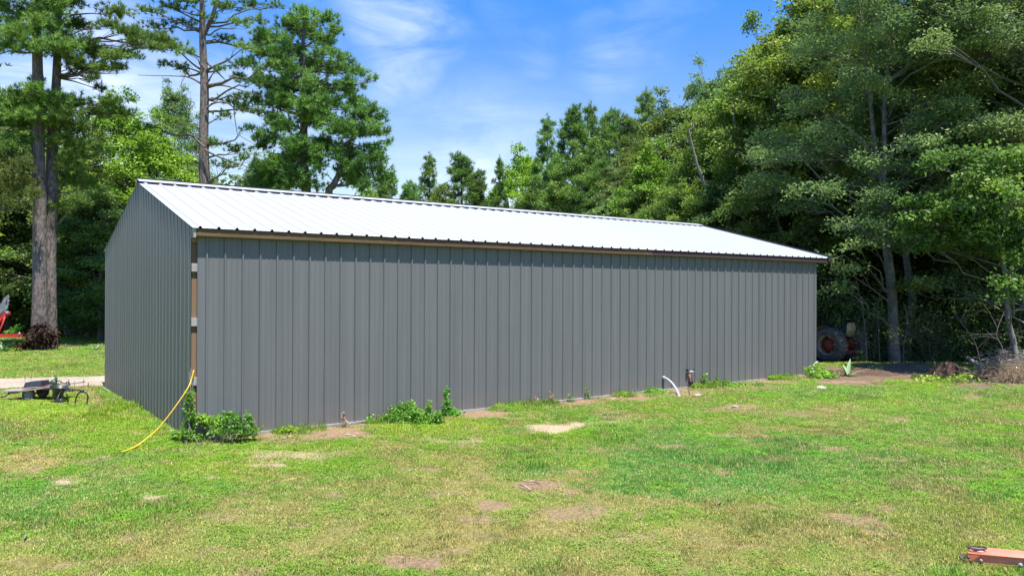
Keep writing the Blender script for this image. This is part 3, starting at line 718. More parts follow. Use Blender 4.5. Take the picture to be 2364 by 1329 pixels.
# ------------------------------------------------------------------ trees on the left
PZ = 34.0
bA = gp(92, 803); bA[2] = float(gz(bA[0], bA[1]))
tA = [(92, 815), (92, 760), (91, 600), (89, 450), (88, 300), (86, 120), (84, -60), (84, -190)]
PA = [(40, 85, 50, 26), (100, 62, 50, 26), (60, 35, 42, 28), (20, 110, 32, 20), (130, 112, 55, 24), (115, 25, 55, 28), (30, 60, 30, 20), (70, 115, 40, 18), (90, -40, 120, 40), (40, -120, 100, 40), (130, -130, 90, 40), (0, 20, 30, 30),
      (60, 235, 70, 26), (115, 240, 60, 28), (30, 285, 60, 34), (105, 290, 70, 28), (20, 345, 45, 26), (60, 330, 50, 22), (0, 250, 50, 30), (-40, 300, 50, 40), (80, 210, 30, 16), (85, 190, 18, 18), (40, 225, 30, 14), (60, 270, 60, 24), (-60, 130, 60, 40), (-50, 60, 60, 40)]
hero('tall_pine', 'straight tall pine, left of the twin trunks rising from dark vines', bA,
     [(trunk_px(tA, PZ), [.42, .36, .285, .275, .26, .225, .18, .13])], pads_px(PA, PZ - .3, .9, seed=3), kind='pine', bark='pinebark', lf='lf_pine', dens=1.5, tuftK=20, nL=.24, nW=.03,
     group='two tall pines standing side by side', cat='pine tree')
bB = bA + np.array([.62, .55, 0]); bB[2] = float(gz(bB[0], bB[1]))
tB = [(116, 800), (115, 700), (114, 600), (117, 450), (122, 330), (130, 180), (137, 30), (142, -160)]
PB = [(170, 62, 45, 22), (190, 108, 52, 20), (225, 128, 45, 16), (262, 135, 40, 14), (300, 128, 30, 12), (170, 150, 40, 18), (200, 165, 36, 14), (235, 160, 30, 12), (270, 158, 30, 12), (215, 185, 18, 14), (232, 205, 14, 10), (140, 90, 40, 22), (150, 125, 40, 22), (160, 10, 40, 24),
      (265, 30, 40, 18), (250, 60, 36, 14), (330, 88, 48, 16), (375, 95, 38, 14), (290, 75, 36, 14), (360, 112, 30, 10), (310, 105, 30, 12), (395, 110, 20, 8),
      (175, 245, 50, 22), (150, 275, 50, 26), (185, 300, 50, 24), (200, 350, 48, 24), (170, 385, 42, 26), (205, 430, 42, 24), (150, 330, 44, 24), (250, 238, 40, 12), (285, 262, 32, 10), (220, 265, 40, 16), (155, 420, 30, 20), (130, 480, 34, 14), (190, 470, 36, 22), (150, -40, 70, 40), (180, -110, 100, 40), (120, 440, 18, 16)]
hero('tall_pine', 'tall pine leaning right behind its twin, long boughs reaching toward the barn', bB,
     [(trunk_px(tB, PZ + .6), [.33, .28, .275, .265, .24, .2, .16, .1])], pads_px(PB, PZ + .5, .9, seed=4), kind='pine', bark='pinebark', lf='lf_pine', dens=1.4, tuftK=20, nL=.24, nW=.03, limb=1.25,
     group='two tall pines standing side by side', cat='pine tree')
PBr = [(15, 380, 42, 34), (60, 425, 26, 20), (15, 440, 40, 30), (50, 385, 30, 22), (-30, 400, 50, 40), (80, 455, 24, 18), (30, 475, 30, 16)]
bq = gp(-75, 800)
hero('browning_pine', 'young pine with reddish-brown tinged needles at the left edge of the photo', bq, [(trunk_px([(-75, 800), (-70, 600), (-60, 330)], 33), [.16, .12, .03])], pads_px(PBr, 33, .7, seed=5), kind='pine', bark='pinebark', lf='lf_pinedry', dens=1.1, tuftK=22, nL=.22, nW=.026, cat='pine tree')
P2 = [(400, 20, 50, 14), (340, 28, 40, 14), (440, 8, 40, 12), (520, 18, 50, 13), (580, 12, 45, 12), (360, 62, 45, 12), (418, 55, 38, 10), (550, 58, 40, 12), (600, 50, 30, 12), (395, 108, 42, 11), (438, 122, 30, 10), (520, 92, 35, 11), (565, 112, 40, 12), (612, 100, 32, 10), (418, 160, 25, 9),
      (560, 152, 36, 10), (510, 162, 20, 7), (590, 190, 42, 11), (532, 235, 32, 10), (515, 268, 28, 11), (555, 222, 26, 8), (400, 282, 38, 11), (432, 302, 20, 10), (500, 332, 34, 10), (545, 348, 40, 11), (520, 385, 40, 13), (565, 368, 28, 9), (440, 345, 20, 9), (620, 150, 30, 9), (480, 45, 30, 10),
      (470, -60, 130, 30), (400, -120, 90, 30), (540, -110, 90, 30), (600, 260, 30, 9), (575, 300, 24, 9), (345, 295, 22, 8), (385, 150, 26, 8), (640, 15, 24, 10)]
b2 = unproj(470, 668, 36.5); b2[2] = 0
hero('airy_pine', 'slender open pine with bare crooked boughs behind the near end of the roof', b2,
     [(trunk_px([(472, 800), (471, 430), (470, 300), (471, 200), (469, 100), (466, 0), (462, -130)], 36.5), [.30, .26, .22, .20, .165, .13, .06]), (trunk_px([(472, 80), (490, 40), (500, 5), (520, -60)], 36.5), [.12, .1, .08, .04])],
     pads_px(P2, 36.5, 1.3, seed=6), kind='pine', bark='pinebark', lf='lf_pine', dens=.62, tuftK=18, nL=.24, nW=.032, limb=1.7,
     bare=[trunk_px([(467, 195), (440, 180), (410, 176), (318, 174)], 36.5), trunk_px([(474, 205), (510, 197), (560, 210), (610, 225)], 36.5), trunk_px([(476, 250), (490, 240), (515, 236), (540, 250), (548, 310), (590, 335)], 36.2),
           trunk_px([(472, 340), (450, 320), (420, 300), (400, 275), (360, 270)], 36), trunk_px([(472, 345), (500, 360), (550, 378), (570, 385)], 36), trunk_px([(470, 165), (445, 148), (400, 110), (330, 75)], 36.8), trunk_px([(470, 55), (440, 40), (400, 20), (370, 0)], 36.6),
           trunk_px([(478, 145), (500, 165), (515, 180), (520, 185)], 36.3)], cat='pine tree')
g3 = np.random.default_rng(33)
P3 = [(700, 45, 50, 18), (750, 52, 40, 16), (775, 80, 24, 12), (662, 62, 34, 16), (700, 80, 60, 16), (745, 88, 34, 10), (622, 92, 40, 13), (660, 100, 30, 10), (620, 125, 40, 13), (680, 122, 44, 13), (740, 128, 36, 11), (790, 136, 20, 8), (575, 150, 30, 10), (650, 162, 50, 16), (705, 165, 48, 16), (765, 160, 42, 13), (835, 175, 26, 9), (850, 186, 12, 8),
      (620, 198, 50, 16), (680, 205, 55, 18), (742, 205, 50, 18), (792, 205, 34, 14), (590, 230, 38, 12), (640, 240, 50, 16), (702, 245, 52, 18), (762, 245, 40, 16), (820, 236, 32, 13), (860, 255, 28, 13), (840, 272, 40, 15), (880, 275, 24, 9), (892, 305, 18, 9), (870, 312, 30, 11), (650, 290, 50, 18), (720, 286, 50, 18), (782, 300, 58, 19), (832, 312, 38, 14),
      (860, 342, 38, 12), (900, 330, 14, 8), (620, 332, 40, 13), (682, 340, 55, 19), (740, 338, 46, 17), (800, 350, 50, 17), (852, 372, 38, 12), (602, 380, 30, 12), (660, 385, 60, 19), (722, 375, 48, 17), (640, 420, 70, 22), (820, 392, 50, 16), (872, 392, 38, 14), (700, 430, 60, 22), (830, 425, 50, 18), (600, 440, 60, 22), (890, 420, 40, 12), (560, 255, 30, 9), (550, 180, 24, 8)]
P3 = P3 + [(x + g3.uniform(-25, 25), y + g3.uniform(-12, 18), rx * .75, ry * .9, 1.2) for (x, y, rx, ry) in P3 if 60 < y < 430 and 600 < x < 860] + [(x + g3.uniform(-35, 35), y + g3.uniform(-16, 22), rx * .5, ry * 1.1, -1.2) for (x, y, rx, ry) in P3 if 90 < y < 430 and 610 < x < 860]
b3 = unproj(705, 668, 38.5); b3[2] = 0
hero('bushy_pine', 'full bright green pine with forked dark trunk behind the ridge, left of the open sky', b3,
     [(trunk_px([(706, 800), (706, 470), (703, 400), (700, 300), (702, 200), (700, 110), (702, 50)], 38.5), [.28, .25, .22, .2, .17, .12, .05]), (trunk_px([(745, 800), (755, 470), (768, 430), (785, 395), (798, 340), (830, 290)], 38.2), [.26, .2, .17, .14, .09, .04])],
     pads_px([(a, b_ + g3.uniform(-6, 6), c * .85, d * 1.4, *e) for a, b_, c, d, *e in P3], 38.5, 1.5, seed=8), kind='pine', bark='pinebark', lf='lf_pine', dens=1.0, tuftK=20, nL=.26, nW=.036, limb=1.2, cat='pine tree')

# shared tree meshes; each placed tree is an object of its own
VB = [broad_variant(14, 3.6, 2.5, 11, lf='lf_mid', name='broad_a'), broad_variant(12, 3.2, 1.2, 12, lf='lf_bright', name='broad_b', leafL=.17, leafW=.11),
      broad_variant(16, 3.8, 2.0, 13, lf='lf_blue', name='broad_c', leafL=.15, leafW=.07, bark='palebark'), broad_variant(11, 3.6, .6, 14, lf='lf_dark', name='broad_d', M=84, shape='cone')]
VP = [pine_variant(14, 2.3, 3.5, 21, name='pine_a', dens=1.0), pine_variant(13, 2.8, 2.0, 22, name='pine_b', M=72, dens=1.0)]
def gen_tree(kind, px, ptop, z, label, s=None, rz=None, group=None, wide=1.0):
    v = (VB + VP)[kind]; H = [14, 12, 16, 11, 14.3, 13.3][kind]
    p = unproj(px, 668, z); p[2] = -.1; top = unproj(px, ptop, z)[2]
    k = top / H / (1.05 if kind < 4 else 1); w = k * wide
    nm = ['broadleaf_tree', 'broadleaf_tree', 'broadleaf_tree', 'dense_tree', 'pine_tree', 'pine_tree'][kind]
    return place_tree(nm, v[0], v[1], p, rz if rz is not None else rng.uniform(0, 6.28), w, label, cat='pine tree' if kind > 3 else 'tree', group=group, sz=k)
G1 = 'trees closing the view behind the left lawn'
gen_tree(1, 262, 215, 46, 'bright green broadleaf tree between the twin pines and the slender open pine', group=G1, wide=.95)
gen_tree(2, 400, 178, 52, 'bluish green broadleaf crown seen behind the slender open pine', group=G1, wide=.8)
gen_tree(1, 345, 268, 43, 'light green broadleaf tree just left of the slender pine trunk, above the barn gable', group=G1, wide=1.15)
gen_tree(0, 205, 300, 42, 'mid green broadleaf tree right beside the twin pine trunks', group=G1)
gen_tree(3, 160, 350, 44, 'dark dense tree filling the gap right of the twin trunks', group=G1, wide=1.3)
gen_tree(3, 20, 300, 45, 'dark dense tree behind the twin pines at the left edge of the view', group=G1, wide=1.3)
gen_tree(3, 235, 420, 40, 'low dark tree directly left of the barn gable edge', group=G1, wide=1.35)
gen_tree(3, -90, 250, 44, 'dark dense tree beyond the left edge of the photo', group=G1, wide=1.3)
gen_tree(0, 85, 235, 52, 'mid green tree whose crown shows behind the tops of the twin pines', group=G1, wide=1.2)
gen_tree(3, 320, 400, 50, 'dark low crown peeking over the barn gable peak', group=G1, wide=1.3)
gen_tree(0, 445, 395, 48, 'small dark crown just above the roof left of the slender pine trunk', group=G1, wide=1.2)
gen_tree(1, -160, 330, 40, 'bright tree outside the left edge of the photo', group=G1, wide=1.2)
G2 = 'trees showing over the barn ridge'
gen_tree(2, 600, 362, 50, 'bluish green oak crown over the ridge left of the bushy pine', group=G2, wide=1.1)
gen_tree(0, 560, 405, 54, 'low crown over the ridge between the slender pine and the bushy pine', group=G2, wide=1.1)
gen_tree(1, 845, 425, 56, 'small light green crown under the right boughs of the bushy pine', group=G2, wide=1.1)
gen_tree(5, 890, 395, 52, 'wide low pine crown just right of the bushy pine', group=G2, wide=1.1)
gen_tree(5, 945, 415, 55, 'rounded low pine crown left of the small pointed pine', group=G2, wide=1.1)
gen_tree(4, 990, 355, 60, 'small pointed pine standing alone in the lowest dip of the tree line', group=G2, wide=1.0)
gen_tree(5, 1065, 352, 62, 'broad pointed pine right of the dip in the tree line', group=G2, wide=1.25)
gen_tree(5, 1100, 390, 60, 'lower pine at the right shoulder of the broad pointed pine', group=G2)
gen_tree(4, 1152, 362, 58, 'thin sparse pine with open trunk right of the sky gap', group=G2, wide=.62)
gen_tree(1, 1205, 342, 60, 'light green broadleaf crown beside the thin sparse pine', group=G2, wide=.95)
gen_tree(4, 1262, 268, 56, 'narrow dark pine with layered whorls, first tall pine right of the dip', group=G2, wide=.85)
gen_tree(5, 1322, 245, 58, 'tall broad pine, second from the left in the right-hand wood', group=G2, wide=1.1)
gen_tree(4, 1362, 240, 60, 'pine with thin pointed leader behind the broad pine', group=G2, wide=.8)
gen_tree(5, 1406, 250, 57, 'pine with upright candle-like tips left of the first oaks', group=G2, wide=.9)
gen_tree(4, 1490, 208, 55, 'tallest pine tip poking up before the broadleaf wood begins', group=G2, wide=1.0)
gen_tree(5, 1450, 265, 52, 'round-headed pine left of the tallest pine tip', group=G2, wide=1.1)
gen_tree(5, 1285, 400, 50, 'low pine over the ridge in front of the narrow dark pine', group=G2, wide=1.1)
gen_tree(0, 1235, 410, 54, 'low broadleaf crown just over the ridge right of the light green crown', group=G2)
gen_tree(5, 1390, 360, 48, 'mid-height pine in front of the pines with candle-like tips', group=G2, wide=1.1)
gen_tree(0, 1345, 325, 50, 'rounded mid green crown filling the gap between the broad pine and the candle-tipped pine', group=G2, wide=1.0)
gen_tree(2, 1442, 335, 47, 'soft grey-green crown in front of the round-headed pine', group=G2, wide=1.0)
gen_tree(0, 1025, 432, 58, 'low crown just over the ridge between the two pointed pines', group=G2, wide=1.3)
gen_tree(0, 1130, 440, 61, 'low crown just over the ridge left of the thin sparse pine', group=G2, wide=1.2)
G3 = 'trees of the wood on the right'
gen_tree(0, 1560, 205, 46, 'first airy oak of the wood, its ragged left crown against the sky', group=G3, wide=1.05)
gen_tree(1, 1500, 330, 42, 'bright yellowish green tree low on the left flank of the oaks', group=G3, wide=.9)
gen_tree(2, 1635, 150, 44, 'tall airy oak with upswept top twigs, second along the slope of the wood', group=G3, wide=.95)
gen_tree(0, 1480, 400, 42, 'low crown over the ridge below the bright yellowish tree', group=G3, wide=1.0)
gen_tree(0, 1700, 175, 40, 'dark-stemmed oak in the dip before the wood rises steeply', group=G3, wide=.9)
gen_tree(0, 1765, 45, 38, 'tall thin-topped oak where the wood climbs to the top of the photo', group=G3, wide=.85)
gen_tree(0, 1590, 350, 38, 'mid green crown above the far half of the roof ridge', group=G3, wide=1.0)
gen_tree(3, 1680, 380, 36, 'dense dark crown above the far corner of the roof ridge', group=G3, wide=1.1)
gen_tree(1, 1735, 330, 37, 'glowing yellow-green crown low among dark trees right of the roof', group=G3, wide=.8)
gen_tree(0, 1860, -60, 35, 'very tall oak with branches cut by the photo top, left of the sky gaps', group=G3, wide=.95)
gen_tree(0, 1960, -160, 36, 'very tall tree behind the pale forked trunk', group=G3, wide=1.0)
gen_tree(2, 2120, -120, 38, 'very tall tree right behind the pale forked trunk', group=G3, wide=.95)
gen_tree(0, 2270, -140, 34, 'very tall dark tree rising above the bright maple', group=G3, wide=1.0)
gen_tree(2, 2400, -200, 30, 'very tall tree at the right edge of the photo', group=G3, wide=.9)
gen_tree(3, 1830, 330, 34, 'dense tree just behind the far end wall of the barn', group=G3, wide=1.1)
gen_tree(3, 1960, 420, 36, 'dense shaded tree behind the old tractor', group=G3, wide=1.2)
gen_tree(3, 2160, 400, 36, 'dense shaded tree in the dark depth of the wood right of the two trunks', group=G3, wide=1.3)
gen_tree(3, 2330, 380, 33, 'dense shaded tree at the right edge behind the brush pile', group=G3, wide=1.3)
for (px, z, top) in [(1750, 46, 120), (1900, 45, 60), (2050, 46, 40), (2200, 45, 20), (2350, 42, 0), (2500, 36, -100), (2560, 28, -200)]:
    gen_tree(rng.integers(0, 4), px, top, z, 'broadleaf tree deep in the right-hand wood, hidden in shade behind the front rows', group='shaded trees deep in the wood', wide=1.25)

# hero oak with pale forked trunk
HZ = 27.9
bh = gp(2066, 838); bh[2] = float(gz(bh[0], bh[1]))
g4 = np.random.default_rng(44); HP = []
for _ in range(165):
    for _t in range(40):
        x = g4.uniform(1740, 2330); y = g4.uniform(-260, 545)
        lim = 500 if x < 1960 else (540 if x < 2040 else 430)
        if y > lim: continue
        if x < 1860 and y < 250 + (1860 - x) * .9 - 100: continue
        if 1990 < x < 2080 and (262 < y < 375 or y > 560): continue
        break
    dzz = g4.uniform(-3.2, 3.0)
    HP.append((x, y, g4.uniform(38, 72), g4.uniform(14, 26), dzz))
HP += [(1815, 470, 60, 18, -2.5), (1870, 500, 60, 20, -2.8), (1900, 455, 60, 18, -2.2), (1945, 545, 46, 14, -2.6), (1985, 570, 40, 12, -2.4), (1960, 625, 38, 13, -2.2), (1935, 665, 30, 14, -2.0), (2010, 560, 40, 13, -1.8), (2075, 545, 40, 12, -1.6), (1920, 600, 30, 10, -2), (1760, 505, 40, 14, -1),
       (2060, 500, 30, 10, -1.4), (1990, 480, 40, 14, -1.6), (2050, 400, 30, 10, 1.5), (2020, 330, 40, 14, 2.0), (2030, 450, 40, 14, -1.2), (2060, 430, 34, 12, -1.3), (2020, 520, 36, 13, -1.4), (2075, 515, 30, 12, -1.2), (2010, 200, 50, 18, -1.5), (2050, 140, 55, 20, -1.5), (2000, 90, 55, 20, -1.5), (2040, 40, 55, 20, -1.5), (1980, 10, 55, 20, -1.5), (2070, 230, 40, 16, -1.2)]
hero('forked_oak', 'oak with pale blotched trunk forking high up, beyond the far end of the barn', bh,
     [(trunk_px([(2068, 850), (2062, 760), (2052, 640), (2047, 560), (2043, 460), (2036, 380)], HZ), [.24, .19, .165, .15, .14, .13]),
      (trunk_px([(2036, 385), (2022, 350), (2015, 300), (2008, 230), (1990, 100), (1980, -60)], HZ), [.11, .10, .085, .07, .05, .02]), (trunk_px([(2040, 400), (2042, 340), (2041, 260), (2050, 150), (2070, 0), (2080, -140)], HZ), [.11, .095, .08, .07, .05, .02]),
      (trunk_px([(2030, 378), (2005, 345), (1985, 320), (1950, 290)], HZ), [.08, .07, .06, .03])],
     pads_px(HP, HZ, seed=9), kind='leaf', leafL=.125, leafW=.06, dens=.50, bark='palebark', lf='lf_blue', limb=.9)
b5 = gp(2098, 820); b5[2] = float(gz(b5[0], b5[1]))
HP2 = [(g4.uniform(1990, 2240), g4.uniform(120, 540), g4.uniform(30, 55), g4.uniform(12, 22), g4.uniform(-1.5, 2.2)) for _ in range(34)]
hero('thin_oak', 'slimmer mottled trunk with few low boughs just right of the pale forked oak', b5, [(trunk_px([(2096, 830), (2098, 740), (2103, 690), (2092, 600), (2094, 480), (2100, 300), (2110, 120)], 30), [.17, .15, .15, .13, .11, .08, .03])], pads_px(HP2, 30, seed=10), kind='leaf', leafL=.12, leafW=.06, dens=.6, bark='palebark', lf='lf_dark')
LP = [(g4.uniform(1560, 1760), g4.uniform(250, 520), g4.uniform(24, 42), g4.uniform(12, 20), g4.uniform(-.3, 2)) for _ in range(26)]
b8 = unproj(1690, 668, 37); b8[2] = 0
hero('leaning_oak', 'slim pale oak stems leaning left over the far half of the roof ridge', b8, [(trunk_px([(1690, 800), (1672, 540), (1650, 480), (1625, 420), (1608, 375), (1590, 300)], 36.6), [.2, .15, .13, .11, .08, .03]), (trunk_px([(1700, 800), (1700, 560), (1692, 440), (1695, 380), (1697, 310), (1690, 220)], 36.9), [.17, .13, .11, .1, .08, .03])],
     pads_px(LP, 37.6, seed=19), kind='leaf', leafL=.13, leafW=.075, dens=.5, bark='palebark', lf='lf_mid', limb=.8)
# bright maple on the right
g5 = np.random.default_rng(55); MP = []
for _ in range(84):
    x = g5.uniform(2095, 2400); y = g5.uniform(340, 600)
    if x < 2180 and y < 370: continue
    MP.append((x, y, g5.uniform(30, 55), g5.uniform(14, 24), g5.uniform(-1.0, 1.6)))
MP += [(2150, 400, 40, 18, -1.2), (2180, 370, 50, 18, -1.2), (2230, 350, 50, 18, -1.3), (2200, 420, 50, 20, -1.4), (2190, 500, 44, 18, -1.2), (2240, 560, 50, 20, -1.2), (2270, 400, 40, 22, -1.5), (2320, 430, 40, 16, -1.7), (2345, 455, 30, 12, -1.8), (2250, 640, 50, 18, -.6), (2320, 655, 50, 16, -.8), (2345, 680, 40, 14, -.8), (2200, 560, 40, 16, -1)]
b6 = gp(2345, 836); b6[2] = float(gz(b6[0], b6[1]))
hero('maple_tree', 'lime green maple with drooping sprays and thin crooked pale trunk at the right edge', b6, [(trunk_px([(2347, 845), (2340, 790), (2326, 740), (2322, 680), (2310, 560), (2290, 420), (2260, 340)], 24), [.11, .085, .08, .075, .06, .045, .02])], pads_px(MP, 22.5, seed=12), kind='leaf', leafL=.14, leafW=.10, dens=.72, bark='palebark', lf='lf_maple', limb=.7)
# big dark tree above the maple
DP = [(g5.uniform(2130, 2520), g5.uniform(-260, 330), g5.uniform(40, 75), g5.uniform(16, 28), g5.uniform(-2, 2.5)) for _ in range(105)]
DP = [p for p in DP if not (p[0] < 2230 and p[1] > 180)] + [(g5.uniform(2110, 2460), g5.uniform(300, 700), g5.uniform(36, 60), g5.uniform(14, 24), g5.uniform(1.2, 4)) for _ in range(46)]
b7 = gp(2460, 842); b7[2] = float(gz(b7[0], b7[1]))
hero('overhanging_oak', 'dark overhanging oak whose leafy boughs fill the upper right corner of the photo', b7, [(trunk_px([(2470, 860), (2450, 600), (2420, 300), (2380, 50), (2340, -200)], 25.5), [.26, .22, .18, .1, .03])], pads_px(DP, 25.5, seed=13), kind='leaf', leafL=.13, leafW=.065, dens=.5, bark='bark', lf='lf_blue')

# bare-stemmed saplings at the edge of the wood
def sapling(pts, z, r, label, nb, seed, leafy=0):
    g = np.random.default_rng(seed); P = np.array(trunk_px(pts, z)); b = P[0].copy(); b[2] = float(gz(b[0], b[1])); P[0, 2] = b[2] - .1
    S = spline(P, 16); parts = [tube(S, np.linspace(r, r * .35, len(S)), 6)]
    tips = []
    for k in range(nb):
        i = g.integers(len(S) // 4, len(S)); a = S[i]; d = unit(np.array([g.normal(), g.normal() * .6, g.uniform(.2, 1.1)])); l = g.uniform(.5, 1.6)
        B = bez(a, a + d * l * .5 + g.normal(size=3) * .1, a + d * l + np.array([0, 0, -.15 * l]), 6); parts.append(tube(B, np.linspace(r * .35, .004, 6), 3)); tips.append(B[-1])
        for q in range(2):
            e = B[g.integers(2, 5)]; d2 = unit(d + g.normal(size=3) * .8); B2 = bez(e, e + d2 * l * .25, e + d2 * l * .5 + np.array([0, 0, -.05]), 4); parts.append(tube(B2, np.linspace(.006, .003, 4), 3)); tips.append(B2[-1])
    V, Fc = combine(parts); e = empty('sapling', tuple(b), label=label, cat='sapling', group='bare saplings at the edge of the wood')
    link('trunk', np_mesh('sapling_trunk', V - b, Fc, M_['bark'], smooth=True), e)
    if leafy and tips:
        T = np.array(tips); C = T[g.integers(0, len(T), leafy)] + g.normal(size=(leafy, 3)) * .14
        V, Fc = leaves(C - b, .09, .045); link('crown', np_mesh('sapling_crown', V, Fc, M_['lf_mid'], tint=g.uniform(.2, .9, leafy)), e)
sapling([(2001, 845), (1998, 780), (1991, 715), (1975, 640)], 27, .035, 'thin pale sapling directly right of the tractor rear wheels', 9, 1, 260)
sapling([(2031, 838), (2028, 770), (2026, 710), (2040, 640)], 27.5, .025, 'thin sapling between the tractor and the pale forked oak', 9, 2, 200)
sapling([(2015, 840), (2021, 800), (2020, 770)], 27.4, .015, 'very short whip-like sapling by the tractor sapling', 4, 3, 60)
sapling([(2087, 850), (2086, 800), (2095, 750), (2088, 700)], 26.5, .022, 'thin crooked stem right in front of the slimmer mottled trunk', 8, 4, 200)
sapling([(2150, 840), (2145, 770), (2170, 700)], 28, .02, 'slanting sapling in the dark gap left of the maple', 8, 5, 260)
sapling([(2265, 845), (2250, 790), (2215, 740)], 26, .02, 'left-leaning twiggy sapling behind the short log', 9, 6, 200)
sapling([(2323, 838), (2312, 800), (2300, 770), (2318, 720)], 25.5, .035, 'forked crooked sapling left of the maple trunk', 9, 7, 150)
sapling([(2355, 830), (2350, 770), (2362, 700)], 26.5, .03, 'dark sapling behind the maple trunk at the right edge', 8, 8, 150)
sapling([(2200, 835), (2190, 790), (2188, 740)], 29, .016, 'small upright sapling behind the soil mound', 8, 9, 220)
sapling([(1950, 835), (1952, 760), (1940, 690)], 28.5, .03, 'dark sapling rising behind the tractor wheel', 8, 10, 260)

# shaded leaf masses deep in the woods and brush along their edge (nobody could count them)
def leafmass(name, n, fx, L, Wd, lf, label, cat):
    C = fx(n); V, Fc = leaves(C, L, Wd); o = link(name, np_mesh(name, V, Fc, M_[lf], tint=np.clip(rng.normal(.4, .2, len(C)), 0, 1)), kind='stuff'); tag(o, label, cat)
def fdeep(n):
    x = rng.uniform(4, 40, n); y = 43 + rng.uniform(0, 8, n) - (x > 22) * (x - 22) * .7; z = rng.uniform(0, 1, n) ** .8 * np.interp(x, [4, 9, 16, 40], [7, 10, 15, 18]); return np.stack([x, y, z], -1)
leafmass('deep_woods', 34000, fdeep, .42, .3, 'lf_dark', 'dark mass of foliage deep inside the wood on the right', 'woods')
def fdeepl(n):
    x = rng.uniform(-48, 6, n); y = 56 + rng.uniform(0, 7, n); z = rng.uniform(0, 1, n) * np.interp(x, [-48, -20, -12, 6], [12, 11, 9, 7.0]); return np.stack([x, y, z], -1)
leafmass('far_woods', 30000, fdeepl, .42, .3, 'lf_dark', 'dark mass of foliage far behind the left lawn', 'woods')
def fbrush(n):
    x = rng.uniform(10.3, 26, n); y = np.interp(x, [10, 13, 20, 26], [30.5, 28.5, 27.8, 24]) + rng.exponential(1.5, n)
    m = fbm(x * .8, y * .8, 2, 3); z = gz(x, y) + rng.uniform(0, 1, n) ** 1.6 * (.5 + 3.2 * m); return np.stack([x, y, z], -1)
leafmass('undergrowth', 26000, fbrush, .11, .055, 'lf_dark', 'shaded brushy undergrowth along the foot of the wood on the right', 'undergrowth')
def fbrushl(n):
    x = rng.uniform(-34, -8, n); y = 45.5 + rng.exponential(1.3, n); m = fbm(x * .5, y * .5, 2, 3); z = -.17 + rng.uniform(0, 1, n) ** 1.4 * (.4 + 5.0 * m); return np.stack([x, y, z], -1)
leafmass('undergrowth', 30000, fbrushl, .17, .09, 'lf_dark', 'dark leafy undergrowth along the far edge of the left lawn', 'undergrowth')
def twigmass(name, n, fx, label, cat, m='twig', lr=(.4, 1.6), r=.008, flat=1.0):
    parts = []
    C = fx(n)
    for c in C:
        d = unit(np.array([rng.normal(), rng.normal(), rng.normal() * flat + .5 * flat])); l = rng.uniform(*lr)
        parts.append(tube(bez(c, c + d * l * .5 + rng.normal(size=3) * .12 * l, c + d * l + rng.normal(size=3) * .15 * l, 5), np.linspace(r, r * .3, 5), 3))
    V, Fc = combine(parts); o = link(name, np_mesh(name, V, Fc, M_[m], smooth=True), kind='stuff'); tag(o, label, cat)
twigmass('bare_brush', 420, lambda n: fbrush(n) * np.array([1, 1, .55]) - np.array([0, 1.0, 0]), 'tangle of bare grey twigs in front of the dark wood on the right', 'brush')
twigmass('bare_brush', 160, lambda n: fbrushl(n) * np.array([1, 1, .8]) - np.array([0, .6, 0]), 'bare grey twigs hanging before the dark trees left of the barn', 'brush', lr=(.8, 2.6), r=.014)

# ------------------------------------------------------------------ plants along the walls
def cluster(name, label, pads, depth, leafL, leafW, dens, lf='lf_weed', cat='plant', group=None, stems=10, seed=1, dz=.12, up=.6, stemmat='twig'):
    """leafy plant from photo ellipses at a given depth; stems run from the ground below into each pad"""
    g = np.random.default_rng(seed); cs, ts, st = [], [], []
    pw = pads_px([(a, b_, c, d, *(e if e else ())) for a, b_, c, d, *e in [(p[0], p[1], p[2], p[3], depth_ * 0 + (p[4] if len(p) > 4 else g.uniform(-dz, dz))) for p, depth_ in [(p, 0) for p in pads]]], depth, dz, seed=seed)
    pw[:, 2] = np.maximum(pw[:, 2], gz(pw[:, 0], pw[:, 1]) + pw[:, 5] * .7)
    low = pw[np.argmin(pw[:, 2])]; b = np.array([low[0], low[1], float(gz(low[0], low[1]))])
    for p in pw:
        n = int(dens * 230 * (p[3] * p[5]) / (leafL * leafW) * .06) + 8
        c, d = shell(p[:3], p[3:6] * 1.1, n, .15, -.9); c[:, 2] = np.maximum(c[:, 2], gz(c[:, 0], c[:, 1]) + .01); cs.append(c); ts.append(np.clip(.5 + .2 * g.normal() + .2 * g.normal(size=n), 0, 1))
        for q in range(max(1, int(stems * p[3] * 2))):
            s = np.array([p[0] + g.normal() * p[3] * .4, p[1] + g.normal() * .08, 0]); s[2] = float(gz(s[0], s[1])) - .02
            e = p[:3] + g.normal(size=3) * p[3:6] * .5; st.append(tube(bez(s, (s + e) / 2 + g.normal(size=3) * .05, e, 5), np.linspace(.006, .003, 5), 3))
    C = np.concatenate(cs); e_ = empty(name, tuple(b), label=label, cat=cat, group=group)
    V, Fc = leaves(C - b, leafL, leafW, up=up); link('foliage', np_mesh(name + '_foliage', V, Fc, M_[lf], tint=np.concatenate(ts)), e_)
    V, Fc = combine(st); link('stem', np_mesh(name + '_stem', V - b, Fc, M_[stemmat], smooth=True), e_)
    return e_
def wd(px, py=900): return float((wallpt(px, py) - CAM) @ _fwd)
cluster('climbing_vine', 'leafy green vine sprawling around the open corner of the barn', [(437, 915, 9, 22), (437, 950, 13, 20), (440, 978, 18, 14), (428, 1000, 22, 14), (468, 965, 28, 11), (500, 974, 32, 15), (530, 962, 28, 13), (548, 985, 30, 18), (515, 996, 32, 10), (575, 968, 10, 18), (586, 992, 20, 11), (450, 1012, 26, 8), (405, 1000, 16, 8), (560, 1004, 30, 7)],
        wd(520) - .35, .060, .038, 1.7, seed=2, cat='vine', lf='lf_weed', dz=.18)
